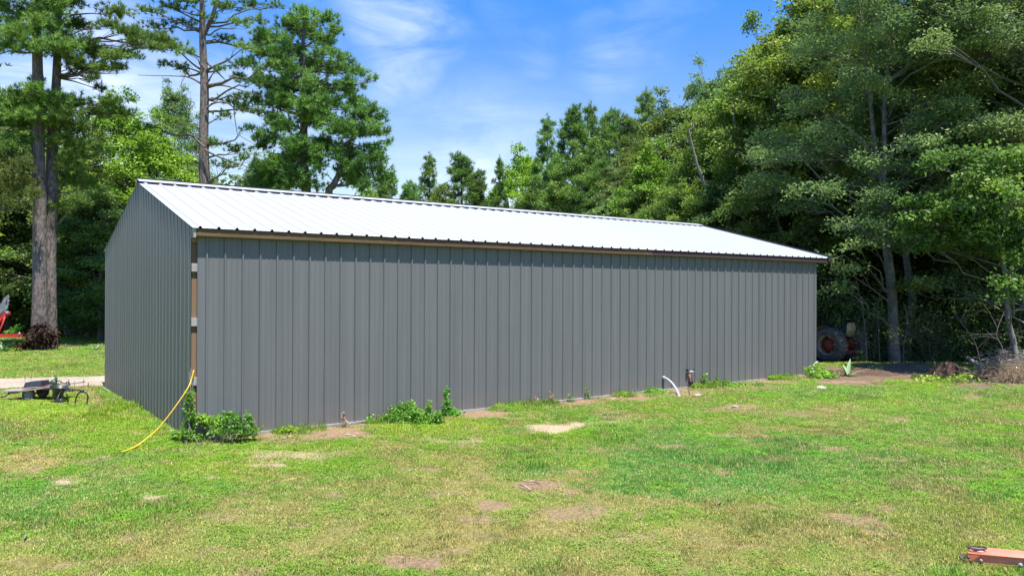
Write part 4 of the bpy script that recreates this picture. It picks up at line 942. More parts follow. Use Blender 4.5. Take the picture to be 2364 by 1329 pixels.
V5 = [tube(spline(l, 24), .008, 5) for l in ([wallpt(441, 850, .03), wallpt(438, 900, .08), wallpt(432, 960, .12), wallpt(445, 1000, .2), gp(462, 1030)], [wallpt(443, 870, .05), wallpt(446, 930, .06), wallpt(437, 985, .14), gp(430, 1026)], [wallpt(436, 858, .02), wallpt(441, 905, .12), wallpt(436, 940, .1), gp(418, 1018)])]
V, Fc = combine(V5); o = link('dry_vine', np_mesh('dry_vine', V, Fc, M_['twig'], smooth=True)); tag(o, 'bare brown vine stems hanging down the open corner of the barn', 'vine')
cluster('weed_patch', 'low yellow-green weed patch at the wall foot, second clump from the corner vine', [(650, 996, 18, 7), (670, 990, 20, 9), (683, 997, 10, 5)], wd(664) - .25, .05, .035, 1.2, lf='lf_bright', seed=3)
cluster('weed_sprig', 'small leafy sprig against the wall just left of the big bush', [(853, 962, 7, 9), (850, 974, 9, 5)], wd(852) - .12, .05, .035, 1.1, seed=4)
cluster('bramble_bush', 'widest green bush growing against the middle left of the long wall', [(925, 943, 26, 12), (945, 935, 18, 10), (930, 962, 40, 14), (900, 974, 26, 12), (958, 955, 18, 16), (990, 942, 8, 16), (983, 968, 38, 13), (960, 984, 52, 7), (1010, 960, 18, 12), (880, 986, 20, 7), (920, 990, 40, 6), (1000, 985, 30, 6)],
        wd(950) - .5, .060, .036, 1.6, seed=5, cat='bush', dz=.25)
cluster('bramble_bush', 'upright spire of green leaves at the right end of the widest wall bush', [(1030, 905, 6, 15), (1031, 925, 9, 16), (1034, 945, 12, 14), (1040, 962, 24, 11), (1050, 975, 28, 7)], wd(1035) - .3, .065, .045, 1.4, seed=6, cat='bush', dz=.1)
cluster('weed_patch', 'low green weeds at the wall foot directly left of the white curved pipe', [(1495, 901, 16, 5), (1515, 905, 24, 6), (1500, 912, 18, 4)], wd(1505) - .25, .07, .045, 1.1, seed=7)
cluster('weed_sprig', 'thin upright sprig with round pale leaves right of the small bent pipe', [(1625, 873, 5, 6), (1622, 882, 5, 5), (1628, 865, 4, 4)], wd(1625) - .1, .07, .05, .8, lf='lf_bright', seed=8)
cluster('weed_sprig', 'drooping leafy sprig on the far half of the wall, next after the round-leaved sprig', [(1652, 872, 7, 5), (1658, 882, 7, 6)], wd(1655) - .1, .07, .045, .9, seed=9)
cluster('weed_patch', 'spreading weeds with tiny white flowers in front of the far half of the wall', [(1680, 898, 22, 5), (1705, 893, 24, 5), (1750, 886, 14, 5), (1690, 905, 26, 4)], wd(1700) - .7, .07, .04, .9, seed=10)
cluster('weed_patch', 'blue-green weeds hugging the far right corner of the barn wall', [(1868, 852, 16, 8), (1885, 846, 12, 8), (1905, 862, 24, 8), (1890, 872, 26, 7), (1920, 875, 18, 6)], 22.6, .10, .06, 1.0, seed=11)
cluster('weed_patch', 'bright creeping weeds in front of the dark soil mound on the right', [(2150, 872, 30, 6), (2190, 878, 40, 6), (2230, 868, 30, 6), (2120, 878, 20, 4)], 21.9, .10, .06, .8, lf='lf_bright', seed=12)
cluster('weed_patch', 'pale trailing weeds between the soil mound and the brush pile', [(2235, 855, 26, 6), (2265, 862, 26, 5), (2215, 864, 18, 5)], 23.4, .10, .05, .6, lf='lf_weed', seed=13)
cluster('bush', 'small bright leafy sapling growing out of the brown brush pile', [(2285, 868, 12, 6), (2300, 876, 10, 5)], 22.4, .12, .08, .7, lf='lf_bright', seed=14, cat='bush')
for i, (x, y, d, l) in enumerate([(795, 968, .2, 'dry stalk with a few pale leaves at the wall between the yellow-green patch and the big bush'), (1240, 930, .25, 'arching dry stem with one leaf tip near the middle of the wall foot'), (1272, 915, .2, 'tall thin weed stalk with pale leaves past the middle of the wall foot'), (1357, 908, .15, 'short green weed at the wall base between the tall stalk and the curved pipe'), (1318, 925, .2, 'ragged low weed at the wall base right of the tall thin stalk')]):
    cluster('weed_stalk', ' '.join(l.split()[:16]), [(x, y, 6, 10), (x + 4, y + 9, 10, 4), (x - 3, y - 12, 3, 5)], wd(x) - d, .045, .025, .35, lf='lf_weed' if i > 2 else 'lf_dry', seed=20 + i, stems=40)
cluster('bush', 'bright leafy shrub at the far edge of the left lawn beside the red machine', [(40, 757, 14, 9), (22, 765, 12, 6)], 40, .16, .10, .8, lf='lf_weed', seed=30, cat='bush')
cluster('bush', 'pale green shrub at the far edge of the lawn close to the gable edge', [(225, 735, 22, 20), (205, 755, 18, 10), (240, 710, 14, 18)], 42, .16, .10, .8, lf='lf_weed', seed=31, cat='bush')
cluster('bush', 'bluish shrub against the dark trees left of the barn gable', [(205, 660, 34, 24), (225, 640, 26, 20), (180, 690, 20, 18)], 43, .16, .10, .9, lf='lf_blue', seed=32, cat='bush')
cluster('dead_vine', 'dark withered vines heaped around the foot of the twin pines', [(92, 775, 34, 22), (75, 795, 34, 14), (112, 790, 24, 18), (45, 798, 20, 8), (95, 755, 22, 10), (125, 775, 10, 14)], 33.3, .16, .09, 1.5, lf='lf_dead', seed=33, cat='vine', dz=.5)
def blades(name, label, px, py, specs, m, cat='plant', group=None):
    """rosette of long tapering leaves; specs = (azimuth, length, width, rise)"""
    p = gp(px, py); e = empty(name, tuple(p), label=label, cat=cat, group=group)
    for (a, l, w, rise) in specs:
        n = 7; V = []; s = np.linspace(0, 1, n); dx, dy = math.cos(a), math.sin(a); nx_, ny_ = -dy, dx
        for t_ in s:
            rr = l * t_ * (1 - rise * .6); z = l * rise * t_ * (1 - .35 * t_ * (1.3 - rise)); ww = w * (math.sin(math.pi * min(1, .18 + t_ * .82)) ** .7) * (1 - t_ ** 6) + .002
            V += [(dx * rr - nx_ * ww / 2, dy * rr - ny_ * ww / 2, z + ww * .2), (dx * rr, dy * rr, z), (dx * rr + nx_ * ww / 2, dy * rr + ny_ * ww / 2, z + ww * .2)]
        Fc = [(3 * k + q, 3 * k + q + 1, 3 * k + q + 4, 3 * k + q + 3) for k in range(n - 1) for q in (0, 1)]
        mb = MB(); mb.add(V, Fc, 0, True); mb.build('leaf', M_[m], e)
    return e
blades('agave_plant', 'variegated agave with broad pale striped leaves on the bare dirt right of the barn', 1956, 868, [(2.9, .50, .15, .95), (.9, .72, .11, .85), (.1, .80, .07, .35), (-.4, .45, .09, .25), (3.5, .25, .07, .5), (-1.2, .3, .1, .5), (1.8, .45, .12, .9)], 'agave', cat='agave')
blades('yucca_plant', 'spiky yellowish yucca clump at the left photo edge beside the dead vines', 8, 812, [(a, .75 + .3 * math.sin(a * 3), .05, .3 + .5 * abs(math.cos(a * 2.3))) for a in np.arange(0, 6.28, .26)], 'agave', cat='yucca')
blades('yucca_plant', 'small spiky palm-like plant on the lawn close to the gable edge', 222, 808, [(a, .6, .04, .25 + .4 * abs(math.cos(a * 2.1))) for a in np.arange(.2, 6.28, .5)], 'agave', cat='palmetto')

# snag at the foot of the pines
b = gp(113, 803); mb = MB(); P = [b + np.array([0, 0, -.1]), b + np.array([.0, .0, .6]), b + np.array([.08, 0, 1.25]), b + np.array([.14, 0, 1.62])]
mb.tube(P, [.17, .14, .09, .02], 8); mb.tube([P[2], P[2] + np.array([.12, 0, .2]), P[2] + np.array([.3, -.05, .28])], [.04, .04, .01], 5); o = mb.build('tree_stump', M_['snag']); tag(o, 'broken grey snag standing against the foot of the twin pines', 'stump')

# soil mound, brush pile, log
def lump(name, label, cat, px, py, rx, ry, h, m, seed, n=26):
    p = gp(px, py); g = np.random.default_rng(seed); V = [(0, 0, h)]; Fc = []
    rings = 9
    for k in range(1, rings + 1):
        t_ = k / rings
        for i in range(n):
            a = 2 * math.pi * i / n; w_ = 1 + .22 * math.sin(a * 3 + seed) + .1 * g.normal() * t_
            x, y = rx * t_ * math.cos(a) * w_, ry * t_ * math.sin(a) * w_; V.append((x, y, h * (math.cos(t_ * math.pi / 2) ** .8) + g.normal() * .035 * h * 2 - (.05 if k == rings else 0)))
    Fc3 = [(0, 1 + i, 1 + (i + 1) % n) for i in range(n)]
    for k in range(rings - 1):
        for i in range(n): a = 1 + k * n + i; b_ = 1 + k * n + (i + 1) % n; Fc3.append((a, a + n, b_ + n, b_))
    mb = MB(); mb.add(V, Fc3, 0, True); o = mb.build(name, M_[m]); o.location = tuple(p); tag(o, label, cat); return o
lump('soil_mound', 'rounded mound of dark reddish soil and needles at the edge of the wood', 'mound', 2188, 868, .48, .4, .42, 'soil', 3)
lump('soil_mound', 'low bare dirt bank below the tractor, right of the barn corner', 'mound', 1990, 862, 1.3, .5, .13, 'soil', 5)
def strand_heap(name, label, cat, c, r, n, m, rad, seed, L=(.3, .9)):
    g = np.random.default_rng(seed); parts = []
    for _ in range(n):
        d = unit(g.normal(size=3)); d[2] = abs(d[2]); s = c + d * np.asarray(r) * g.uniform(.3, 1) ** .5; t_ = unit(np.array([g.normal(), g.normal(), g.normal() * .35])); l = g.uniform(*L)
        Q = bez(s - t_ * l / 2, s + np.array([0, 0, l * .15]), s + t_ * l / 2, 4); Q[:, 2] = np.maximum(Q[:, 2], gz(Q[:, 0], Q[:, 1]))
        parts.append(tube(Q, np.linspace(rad, rad * .4, 4), 3))
    V, Fc = combine(parts); o = link(name, np_mesh(name, V, Fc, M_[m], smooth=True)); tag(o, label, cat); return o
c = gp(2325, 880); strand_heap('brush_pile', 'big heap of dry brown branches and vines at the right photo edge', 'brush pile', c + np.array([.3, .2, 0]), (1.25, .8, .46), 1100, 'straw' if 'straw' in M_ else 'twig', .007, 8)
c = gp(2350, 862); strand_heap('brush_pile', 'grey branches stacked on the back of the dry brown heap at the right edge', 'brush pile', c + np.array([.2, .5, .15]), (.9, .6, .5), 150, 'snag', .009, 9, (.5, 1.3))
c = gp(2188, 868); strand_heap('needle_heap', 'pine needles and fine roots matted over the rounded soil mound', 'needle heap', c, (.50, .42, .43), 500, 'rootbrown' if 'rootbrown' in M_ else 'soil', .005, 10, (.1, .35))
p = gp(2285, 862); q = gp(2240, 850) + np.array([0, .2, .35]); mb = MB(); mb.tube([p, (p + q) / 2, q], [.07, .075, .07], 10); o = mb.build('log', M_['snag']); tag(o, 'short grey log slanting out of the weeds left of the brush pile', 'log')
mb = MB(); P = [gp(2143, 880), gp(2155, 872) + np.array([0, 0, .08]), gp(2160, 866) + np.array([0, 0, .2]), gp(2157, 866) + np.array([0, 0, .42])]; mb.tube(spline(P, 10), .014, 5); o = mb.build('stick', M_['pvcless'] if 'pvcless' in M_ else M_['snag']); tag(o, 'pale crooked stick leaning at the left side of the soil mound', 'stick')
# stones and chunks
def stone(px, py, r, label, m='stone', seed=1, flat=.55, name='stone', cat='stone', group=None):
    g = np.random.default_rng(seed); p = gp(px, py); V = []; n = 9
    prof = [(0, -.6), (.7, -.5), (1, 0), (.8, .55), (.35, .9), (0, 1)]
    mb = MB(); VV = []
    for (rr, h) in prof:
        for i in range(n):
            a = 2 * math.pi * i / n; k = r * (1 + .2 * g.normal()); VV.append((rr * k * math.cos(a) * 1.25, rr * k * math.sin(a), h * r * flat))
    Fc = [(j * n + i, j * n + (i + 1) % n, (j + 1) * n + (i + 1) % n, (j + 1) * n + i) for j in range(len(prof) - 1) for i in range(n)]
    mb.add(VV, Fc); o = mb.build(name, M_[m]); o.location = (p[0], p[1], p[2] + r * .2); tag(o, label, cat, group); return o
GS = 'pale stones along the foot of the wall'
for i, (x, y, r, l) in enumerate([(655, 1012, .035, 'pale stone in the dirt below the yellow-green weed patch'), (668, 1008, .03, 'small pale stone right below the yellow-green weed patch'), (803, 1004, .04, 'biggest pale stone in the dirt strip left of the big wall bush'), (817, 1007, .03, 'whitish stone just right of the biggest stone in the dirt strip'), (868, 998, .03, 'whitish stone at the left foot of the big wall bush'), (823, 1000, .025, 'tiny stone behind the whitish stone in the dirt strip'),
                                  (1418, 922, .05, 'pale stone by the wall left of the low weeds and curved pipe'), (1612, 913, .07, 'long white chunk lying in the dirt right of the curved pipe'), (1665, 902, .045, 'pale leaf-like stone in the dirt below the round-leaved sprig'), (1895, 896, .10, 'broken pale rubble chunk in the grass in front of the far barn corner'), (1697, 940, .07, 'flat sandy stone in the bare patch in front of the far half of the wall'), (2128, 882, .06, 'pale stone at the end of the bare dirt strip on the right'), (2015, 847, .05, 'bright white round object on the litter right of the agave'), (2030, 864, .07, 'flat pale stone on the dirt bank right of the agave')]):
    stone(x, y, r, l, seed=40 + i, group=GS if i < 9 else None, m='pvc' if i == 12 else 'stone')
for i, (x, y, l) in enumerate([(1212, 1130, 'brown broken stick poking from the bare patch in mid lawn'), (1228, 1118, 'second brown stick just behind the first in the mid lawn bare patch'), (1660, 1168, 'small dark twig alone on the lawn right of centre'), (58, 1247, 'pale splinter of wood on the lawn at lower left'), (1690, 1015, 'short pale twig lying in the lush grass patch')]):
    p = gp(x, y); a = 2.2 + i; mb = MB(); l_ = [.12, .11, .06, .07, .1][i]
    mb.tube([p + np.array([-math.cos(a) * l_, -math.sin(a) * l_, .02]), p + np.array([0, 0, .05]), p + np.array([math.cos(a) * l_, math.sin(a) * l_, .04])], [.012, .014, .006], 6)
    o = mb.build('stick', M_['rim' if i < 2 else 'twig']); tag(o, l, 'stick', 'sticks lying on the lawn')

# ------------------------------------------------------------------ pipes and hose at the wall
hp = [(443, 862), (441, 878), (432, 898), (402, 942), (365, 988), (322, 1024), (300, 1038), (281, 1048)]
dE = float((gp(281, 1048) - CAM) @ _fwd); d0 = wd(443) - .03
HPt = []
for i, (x, y) in enumerate(hp):
    q = unproj(x, y, np.interp(i, [0, 1, 4, 7], [d0, d0 - .05, d0 - .35, dE])); q[2] = max(q[2], float(gz(q[0], q[1])) + .035); HPt.append(q)
HPt = [HPt[0] + np.array([-.02, .08, -.02]), HPt[0] + np.array([.03, 0, .05])] + HPt[1:]
V, Fc = tube(spline(HPt, 70), .0095, 8); o = link('garden_hose', np_mesh('garden_hose', V, Fc, M_['hose'], smooth=True)); tag(o, 'yellow garden hose running from the open barn corner down to the lawn', 'hose')
e = empty('drain_pipe', tuple(gp(1570, 918)), label='pale grey-white plastic pipe curving out of the long wall into the ground', cat='pipe'); b = np.array(e.location)
P = [wallpt(1532, 871, -.05), wallpt(1532, 871, .05), unproj(1541, 875, wd(1541) - .25), unproj(1553, 886, wd(1553) - .55), unproj(1563, 902, wd(1563) - .9), gp(1570, 917)]
P[-1] = P[-1] + np.array([0, 0, -.03]); mb = MB(); mb.tube([q - b for q in spline(P, 40)], .030, 12); mb.build('pipe', M_['pvc'], e)
mb = MB(); c0 = wallpt(1532, 871, .02) - b; mb.tube([c0 + BV * .03, c0 - BV * .03], .046, 14); mb.build('collar', M_['pvc'], e)
e = empty('utility_pipe', tuple(wallpt(1596, 884, .05)), label='small bent white and pinkish pipe with black fittings standing at the wall', cat='pipe'); b = np.array(e.location)
mb = MB(); mb.tube([wallpt(1594, 884, .06) - b, wallpt(1593, 872, .07) - b, wallpt(1590, 858, .07) - b], .022, 8); mb.build('riser', M_['salmon'], e)
mb = MB(); mb.tube([wallpt(1587, 856.5, .08) - b, wallpt(1601, 858.5, .10) - b], .030, 8); mb.build('arm', M_['pvc'], e)
mb = MB(); mb.tube([wallpt(1586.5, 855, .08) - b, wallpt(1590.5, 853.5, .08) - b], .04, 8); mb.tube([wallpt(1601, 859, .1) - b, wallpt(1602.5, 847, .1) - b], .010, 6); mb.tube([wallpt(1591, 881.5, .06) - b, wallpt(1598, 881, .06) - b], .045, 8); mb.build('fitting', M_['black'], e)
mb = MB(); P = [unproj(1879, 858, 22.9), unproj(1877, 848, 22.9), unproj(1881, 840, 22.9), unproj(1887, 835, 23.0)]; mb.tube(spline(P, 14), .035, 8); o = mb.build('conduit', M_['galv']); tag(o, 'grey curved conduit end sticking up at the far barn corner', 'conduit')
wire = [gp(1602, 905), gp(1593, 912), wallpt(1590, 890, .2), wallpt(1592, 884, .08)]
mb = MB(); mb.tube(spline(wire, 16), .006, 5); o = mb.build('cable', M_['black']); tag(o, 'thin dark cable drooping from the small bent pipe to the dirt', 'cable')

# ------------------------------------------------------------------ old tractor behind the barn end
wc = gp(1908, 836); tz = float(gz(wc[0], wc[1]))
tr = empty('old_tractor', (wc[0], wc[1], tz), TH, label='old rusty orange tractor parked behind the far end of the barn', cat='tractor')
Rw = .62
def rear_wheel(x):
    mb = MB(); w = .34
    prof = [(Rw * .56, 0), (Rw * .64, -.02), (Rw * .85, -.035), (Rw * .95, .0), (Rw * .985, .06), (Rw * .985, w - .06), (Rw * .95, w), (Rw * .85, w + .035), (Rw * .64, w + .02), (Rw * .56, w)]
    mb.lathe([(r, x + h) for r, h in prof], (0, 0, Rw), 'x', 36)
    o = mb.build('rear_tyre', M_['rubber'], tr)
    mb = MB()
    for k in range(22):   # angled tread lugs
        for sg in (0, 1):
            a = 2 * math.pi * (k + .5 * sg) / 22; xa = x + (.0 if sg == 0 else w); xm = x + w / 2
            for (a0, x0, a1, x1) in ((a, xa, a + .16, xm + (.02 if sg == 0 else -.02)),):
                V = []
                for rr in (Rw * .97, Rw * 1.035):
                    for (aa, xx) in ((a0, x0), (a0 + .07, x0), (a1 + .06, x1), (a1, x1)): V.append((xx, rr * math.cos(aa), Rw + rr * math.sin(aa)))
                mb.add(V, [(4, 5, 6, 7), (0, 1, 5, 4), (1, 2, 6, 5), (2, 3, 7, 6), (3, 0, 4, 7)])
    mb.build('tread_lug', M_['rubber'], o, kind='stuff')
    mb = MB(); mb.lathe([(Rw * .58, x - .015), (Rw * .55, x - .02), (Rw * .50, x + .03), (Rw * .50, x + w - .03), (Rw * .56, x + w)], (0, 0, Rw), 'x', 32)
    rm = mb.build('rear_rim', M_['rim'], tr)
    mb = MB(); mb.lathe([(.0, x + .02), (.05, x + .02), (.07, x + .05), (.12, x + .06), (.15, x + .09), (Rw * .40, x + .13), (Rw * .42, x + .17), (Rw * .36, x + .2)], (0, 0, Rw), 'x', 24)
    for k in range(6):
        a = k * 1.047; mb.tube([(x + .085, .10 * math.cos(a), Rw + .10 * math.sin(a)), (x + .06, .10 * math.cos(a), Rw + .10 * math.sin(a))], .014, 6)
    mb.build('wheel_disc', M_['rust'], rm)
    mb = MB()
    for k in range(6):
        a = k * 1.047 + .4; mb.box(-.03, .03, -.025, .025, -.02, .05, T=Matrix.Translation((x + .04, 0, Rw)) @ Matrix.Rotation(a, 4, 'X') @ Matrix.Translation((0, 0, Rw * .46)))
    mb.build('rim_lug', M_['rim'], rm)
rear_wheel(0); rear_wheel(1.42)
mb = MB(); mb.tube([(.1, 0, Rw), (1.66, 0, Rw)], .085, 10); mb.lathe([(.1, .55), (.2, .6), (.26, .75), (.26, 1.0), (.2, 1.15), (.1, 1.2)], (0, 0, Rw), 'x', 14); mb.build('rear_axle', M_['rust'], tr)
mb = MB(); mb.box(.66, 1.1, .1, 1.9, .42, .86); mb.box(.62, 1.14, 1.2, 2.0, .5, 1.0); mb.build('transmission', M_['black'], tr)
mb = MB()   # hood with rounded top
sec = [(-.24, .0), (-.25, .25), (-.18, .38), (0, .42), (.18, .38), (.25, .25), (.24, 0)]
V = [(.88 + a, yy, .92 + z * s_) for yy, s_ in ((1.1, 1), (2.3, .9)) for a, z in sec]; n = len(sec)
mb.add(V, [(i, i + 1, n + i + 1, n + i) for i in range(n - 1)] + [tuple(range(n)), tuple(reversed(range(n, 2 * n)))]); mb.build('hood', M_['orange'], tr)
for x in (-.02, 1.42):   # fenders
    mb = MB(); V = []; n = 9
    for i in range(n):
        a = .5 + i * 2.3 / (n - 1); r_ = Rw + .09
        for xx in (x + .02, x + .36): V.append((xx, r_ * math.cos(a) * 1.0, Rw + r_ * math.sin(a)))
    mb.add(V, [(2 * i, 2 * i + 1, 2 * i + 3, 2 * i + 2) for i in range(n - 1)])
    V2 = [(x + (.36 if x < .5 else .02), (Rw + .09) * math.cos(.5 + i * 2.3 / (n - 1)), Rw + (Rw + .09) * math.sin(.5 + i * 2.3 / (n - 1))) for i in range(n)] + [(x + (.36 if x < .5 else .02), 0, Rw + .2)]
    mb.add(V2, [(i, i + 1, n) for i in range(n - 1)])
    mb.bevel = 0; 
    if x < .5:
        mb = MB(); V = []
        for i in range(4):
            a = 1.5 + i * .38; r_ = Rw + .10
            for xx in (x - .02, x + .30): V.append((xx, -r_ * math.cos(a), Rw + r_ * math.sin(a)))
        mb.add(V, [(2 * i, 2 * i + 1, 2 * i + 3, 2 * i + 2) for i in range(3)]); mb.build('fender', M_['orange'], tr)
mb = MB(); V = []; n = 12   # pan seat with upright back
for j, (z, d_) in enumerate(((.0, .02), (.12, -.04), (.25, -.06), (.36, -.04))):
    for i in range(n): a = math.pi * (i / (n - 1)); w_ = [.17, .27, .28, .18][j]; V.append((.98 + w_ * math.cos(a), -.30 + d_ - .10 * math.sin(a), .94 + z * 1.35))
mb.add(V, [(j * n + i, j * n + i + 1, (j + 1) * n + i + 1, (j + 1) * n + i) for j in range(3) for i in range(n - 1)], 0, True)
mb.lathe([(0, .97), (.18, .98), (.22, 1.02)], (.95, -.22, 0), 'z', 14); mb.build('seat', M_['cream'], tr)
mb = MB(); mb.box(.935, .965, -.425, -.40, .95, 1.30); mb.tube([(.95, -.2, .97), (.95, .1, .7), (.95, .3, .6)], .03, 8); mb.build('seat_bracket', M_['rust'], tr)
mb = MB(); mb.tube([(.88, .95, 1.1), (.88, .62, 1.36)], .02, 8); mb.tube([(.88 + .2 * math.cos(a), .62 + .06 * math.sin(a), 1.36 + .19 * math.sin(a)) for a in np.arange(0, 6.28, .4)], .015, 6, closed=True); mb.build('steering_wheel', M_['black'], tr)
for x in (.45, 1.25):
    mb = MB(); mb.lathe([(.2, x), (.30, x - .02), (.34, x + .02), (.34, x + .12), (.30, x + .16), (.2, x + .14)], (0, 2.1, .34), 'x', 20); o = mb.build('front_tyre', M_['rubber'], tr)
    mb = MB(); mb.lathe([(.2, x), (.18, x + .05), (0, x + .05)], (0, 2.1, .34), 'x', 16); mb.build('front_rim', M_['rust'], tr)
mb = MB(); mb.tube([(.45, 2.1, .36), (1.35, 2.1, .36)], .04, 8); mb.build('front_axle', M_['rust'], tr)
mb = MB(); mb.box(.55, .60, -.55, .1, .38, .42); mb.box(1.22, 1.27, -.55, .1, .38, .42); mb.box(.5, 1.32, -.58, -.53, .36, .42); mb.build('drawbar', M_['rust'], tr)
cluster('weed_sprig', 'green leafy sprig rising directly behind the tractor seat', [(1962, 754, 8, 7), (1958, 762, 5, 5)], 28.6, .10, .06, .7, lf='lf_weed', seed=50)
cluster('weed_sprig', 'pale shaded leafy sprig in front of the right tractor wheel', [(1988, 812, 10, 8), (1995, 822, 8, 6), (1980, 826, 8, 4)], 27.0, .10, .06, .5, lf='lf_blue', seed=51)

# ------------------------------------------------------------------ flat cart and the things around it (left)
CZ = float((gp(60, 925) - CAM) @ _fwd)
def at(px, py, z=CZ): return unproj(px, py, z)
cb = gp(60, 925); ct = empty('flat_cart', tuple(cb), label='small flat utility cart with long wooden deck and one visible tyre, left of the barn', cat='cart'); b = np.array(ct.location)
def slab(mb, p0, p1, w, t_, m=0):
    """board from p0 to p1 (top front edge), w deep away from the camera, t_ thick"""
    p0, p1 = np.array(p0), np.array(p1); back = np.array([0, w, 0]); dn = np.array([0, 0, -t_])
    V = [p0, p1, p1 + back, p0 + back, p0 + dn, p1 + dn, p1 + back + dn, p0 + back + dn]; mb.add(V, [(0, 1, 2, 3), (7, 6, 5, 4), (0, 4, 5, 1), (1, 5, 6, 2), (2, 6, 7, 3), (3, 7, 4, 0)], m)
pL, pM, pR = at(5, 901.5) - b, at(50, 900.5) - b, at(152, 887) - b
for k in range(4):
    mb = MB(); o3 = np.array([0.03 * k, .17 * k, .004 * (k % 2)]); slab(mb, pL + o3, pM + o3 + np.array([-.003, 0, 0]), .16, .03); slab(mb, pM + o3, pR + o3 - np.array([.12 * (k % 3), 0, .03 * (k % 3)]), .16, .03); mb.build('deck_board', M_['grey_wood' if k != 2 else 'fascia'], ct)
mb = MB(); slab(mb, pL + np.array([.1, .05, -.035]), pR + np.array([-.5, .05, -.06]), .05, .05); slab(mb, pL + np.array([.1, .6, -.035]), pR + np.array([-.5, .6, -.06]), .05, .05); mb.build('frame_rail', M_['rust'], ct)
mb = MB(); mb.tube([pL + np.array([.2, .3, -.08]), pL + np.array([.02, .25, -.09]), pL + np.array([-.08, .2, -.17]), at(1, 917) - b + np.array([-.05, .1, 0])], .02, 8); mb.build('tongue', M_['black'], ct)
for yy in (.06, .62):
    wcen = at(60, 911.5) - b + np.array([0, yy, 0]); mb = MB()
    mb.lathe([(.085, 0), (.10, -.01), (.135, -.01), (.15, .02), (.15, .06), (.135, .09), (.10, .09), (.085, .08)], tuple(wcen), 'y', 24); ty = mb.build('tyre', M_['rubber'], ct)
    mb = MB(); mb.lathe([(.088, .0), (.075, .02), (.03, .03), (.025, -.01), (0, -.01)], tuple(wcen), 'y', 16)
    for k in range(5): a = k * 1.257; mb.tube([(wcen[0] + .025 * math.cos(a), wcen[1] + .008, wcen[2] + .025 * math.sin(a)), (wcen[0] + .08 * math.cos(a), wcen[1] + .004, wcen[2] + .08 * math.sin(a))], .008, 5)
    mb.build('rim', M_['galv'], ct)
mb = MB(); w0 = at(60, 911.5) - b; mb.tube([w0 + np.array([0, .10, 0]), w0 + np.array([0, .66, 0])], .02, 8); mb.build('axle', M_['rust'], ct)
# black tub on the deck
q0 = at(46, 897); mb = MB(); L0, L1, D = .43, .39, .38
V = [(0, 0, 0), (L0, 0, .035), (L0, D, .035), (0, D, 0), (.03, .03, .12), (L1 + .02, .03, .155), (L1 + .02, D - .03, .155), (.03, D - .03, .12)]
mb.add(V, [(0, 1, 5, 4), (1, 2, 6, 5), (2, 3, 7, 6), (3, 0, 4, 7), (4, 5, 6, 7), (3, 2, 1, 0)]); 
V = [(-.02, -.02, -.004), (L0 + .02, -.02, .032), (L0 + .02, D + .02, .032), (-.02, D + .02, -.004), (-.02, -.02, .012), (L0 + .02, -.02, .048), (L0 + .02, D + .02, .048), (-.02, D + .02, .012)]
mb.add(V, [(4, 5, 6, 7), (0, 1, 5, 4), (1, 2, 6, 5), (2, 3, 7, 6), (3, 0, 4, 7)]); o = mb.build('tub', M_['blackp']); o.location = tuple(q0 + np.array([0, .12, .012])); tag(o, 'black plastic tub lying upside down on the flat cart deck', 'tub')
# green machine-like clump on the deck
q0 = at(112, 893) + np.array([0, .2, .02]); e = empty('trimmer_head', tuple(q0), label='dark green and black garden tool with leafy bits lying on the cart deck', cat='garden tool')
M_['toolgreen'] = mat('tool_green', (.05, .11, .055), .5, noise=(20, .8, (.02, .03, .02)))
mb = MB(); mb.lathe([(0, -.07), (.05, -.06), (.075, 0), (.06, .06), (0, .08)], (0, 0, .07), 'x', 12); mb.lathe([(.03, 0), (.035, .07), (.0, .1)], (.06, 0, .12), 'z', 10); mb.build('body', M_['toolgreen'], e)
mb = MB(); mb.tube(spline([(-.22, .02, .0), (-.12, 0, .06), (0, 0, .10), (.06, 0, .2), (.02, 0, .24)], 16), .014, 6); mb.tube(spline([(.05, 0, .08), (.14, 0, .11), (.22, .02, .05), (.28, .02, .04)], 12), .013, 6); mb.build('handle', M_['black'], e)
mb = MB(); mb.lathe([(0, 0), (.05, .0), (.055, .05), (.02, .09), (0, .09)], (.33, .02, 0), 'z', 10); mb.build('knob', M_['blackp'], e)
cluster('weed_sprig', 'leafy green sprig trailing on the cart deck beside the garden tool', [(95, 889, 8, 3), (132, 886, 8, 4)], CZ + .25, .05, .03, .5, lf='lf_weed', seed=52, stems=0.1)
# spreader
sb = gp(137, 934); e = empty('broadcast_spreader', tuple(sb), label='black push spreader with funnel hopper and tube frame lying by the cart end', cat='spreader'); b = np.array(sb)
hc_ = at(137, 905, CZ - 0.30) - b
mb = MB(); T = Matrix.Translation(Vector(at(136, 898, CZ - 0.30) - b)) @ Matrix.Rotation(.18, 4, 'Y')
mb.lathe([(.21, .06), (.20, .045), (.16, .0), (.12, -.07), (.115, -.17), (.05, -.26), (.0, -.26)], (0, 0, 0), 'z', 20, T=T); mb.build('hopper', M_['blackp'], e)
mb = MB(); bc = at(138, 926, CZ - 0.45) - b; mb.lathe([(0, -.09), (.055, -.075), (.09, -.03), (.095, .02), (.06, .07), (0, .085)], tuple(bc), 'z', 16); mb.build('gear_housing', M_['blackp'], e)
mb = MB(); A = lambda x, y, z=CZ - 0.40: at(x, y, z) - b
mb.tube(spline([A(193, 901.5), A(172, 899), A(150, 897.5), A(143, 898.5), A(135, 914, CZ - 0.60), A(125, 932, CZ - 0.70), A(119, 944, CZ - 0.80)], 26), .015, 7); mb.build('frame_tube', M_['black'], e)
mb = MB(); mb.tube([A(166, 901), A(146, 901)], .013, 7); mb.tube([A(152, 901), A(156, 918), A(159, 936)], .015, 7); mb.build('frame_tube', M_['black'], e)
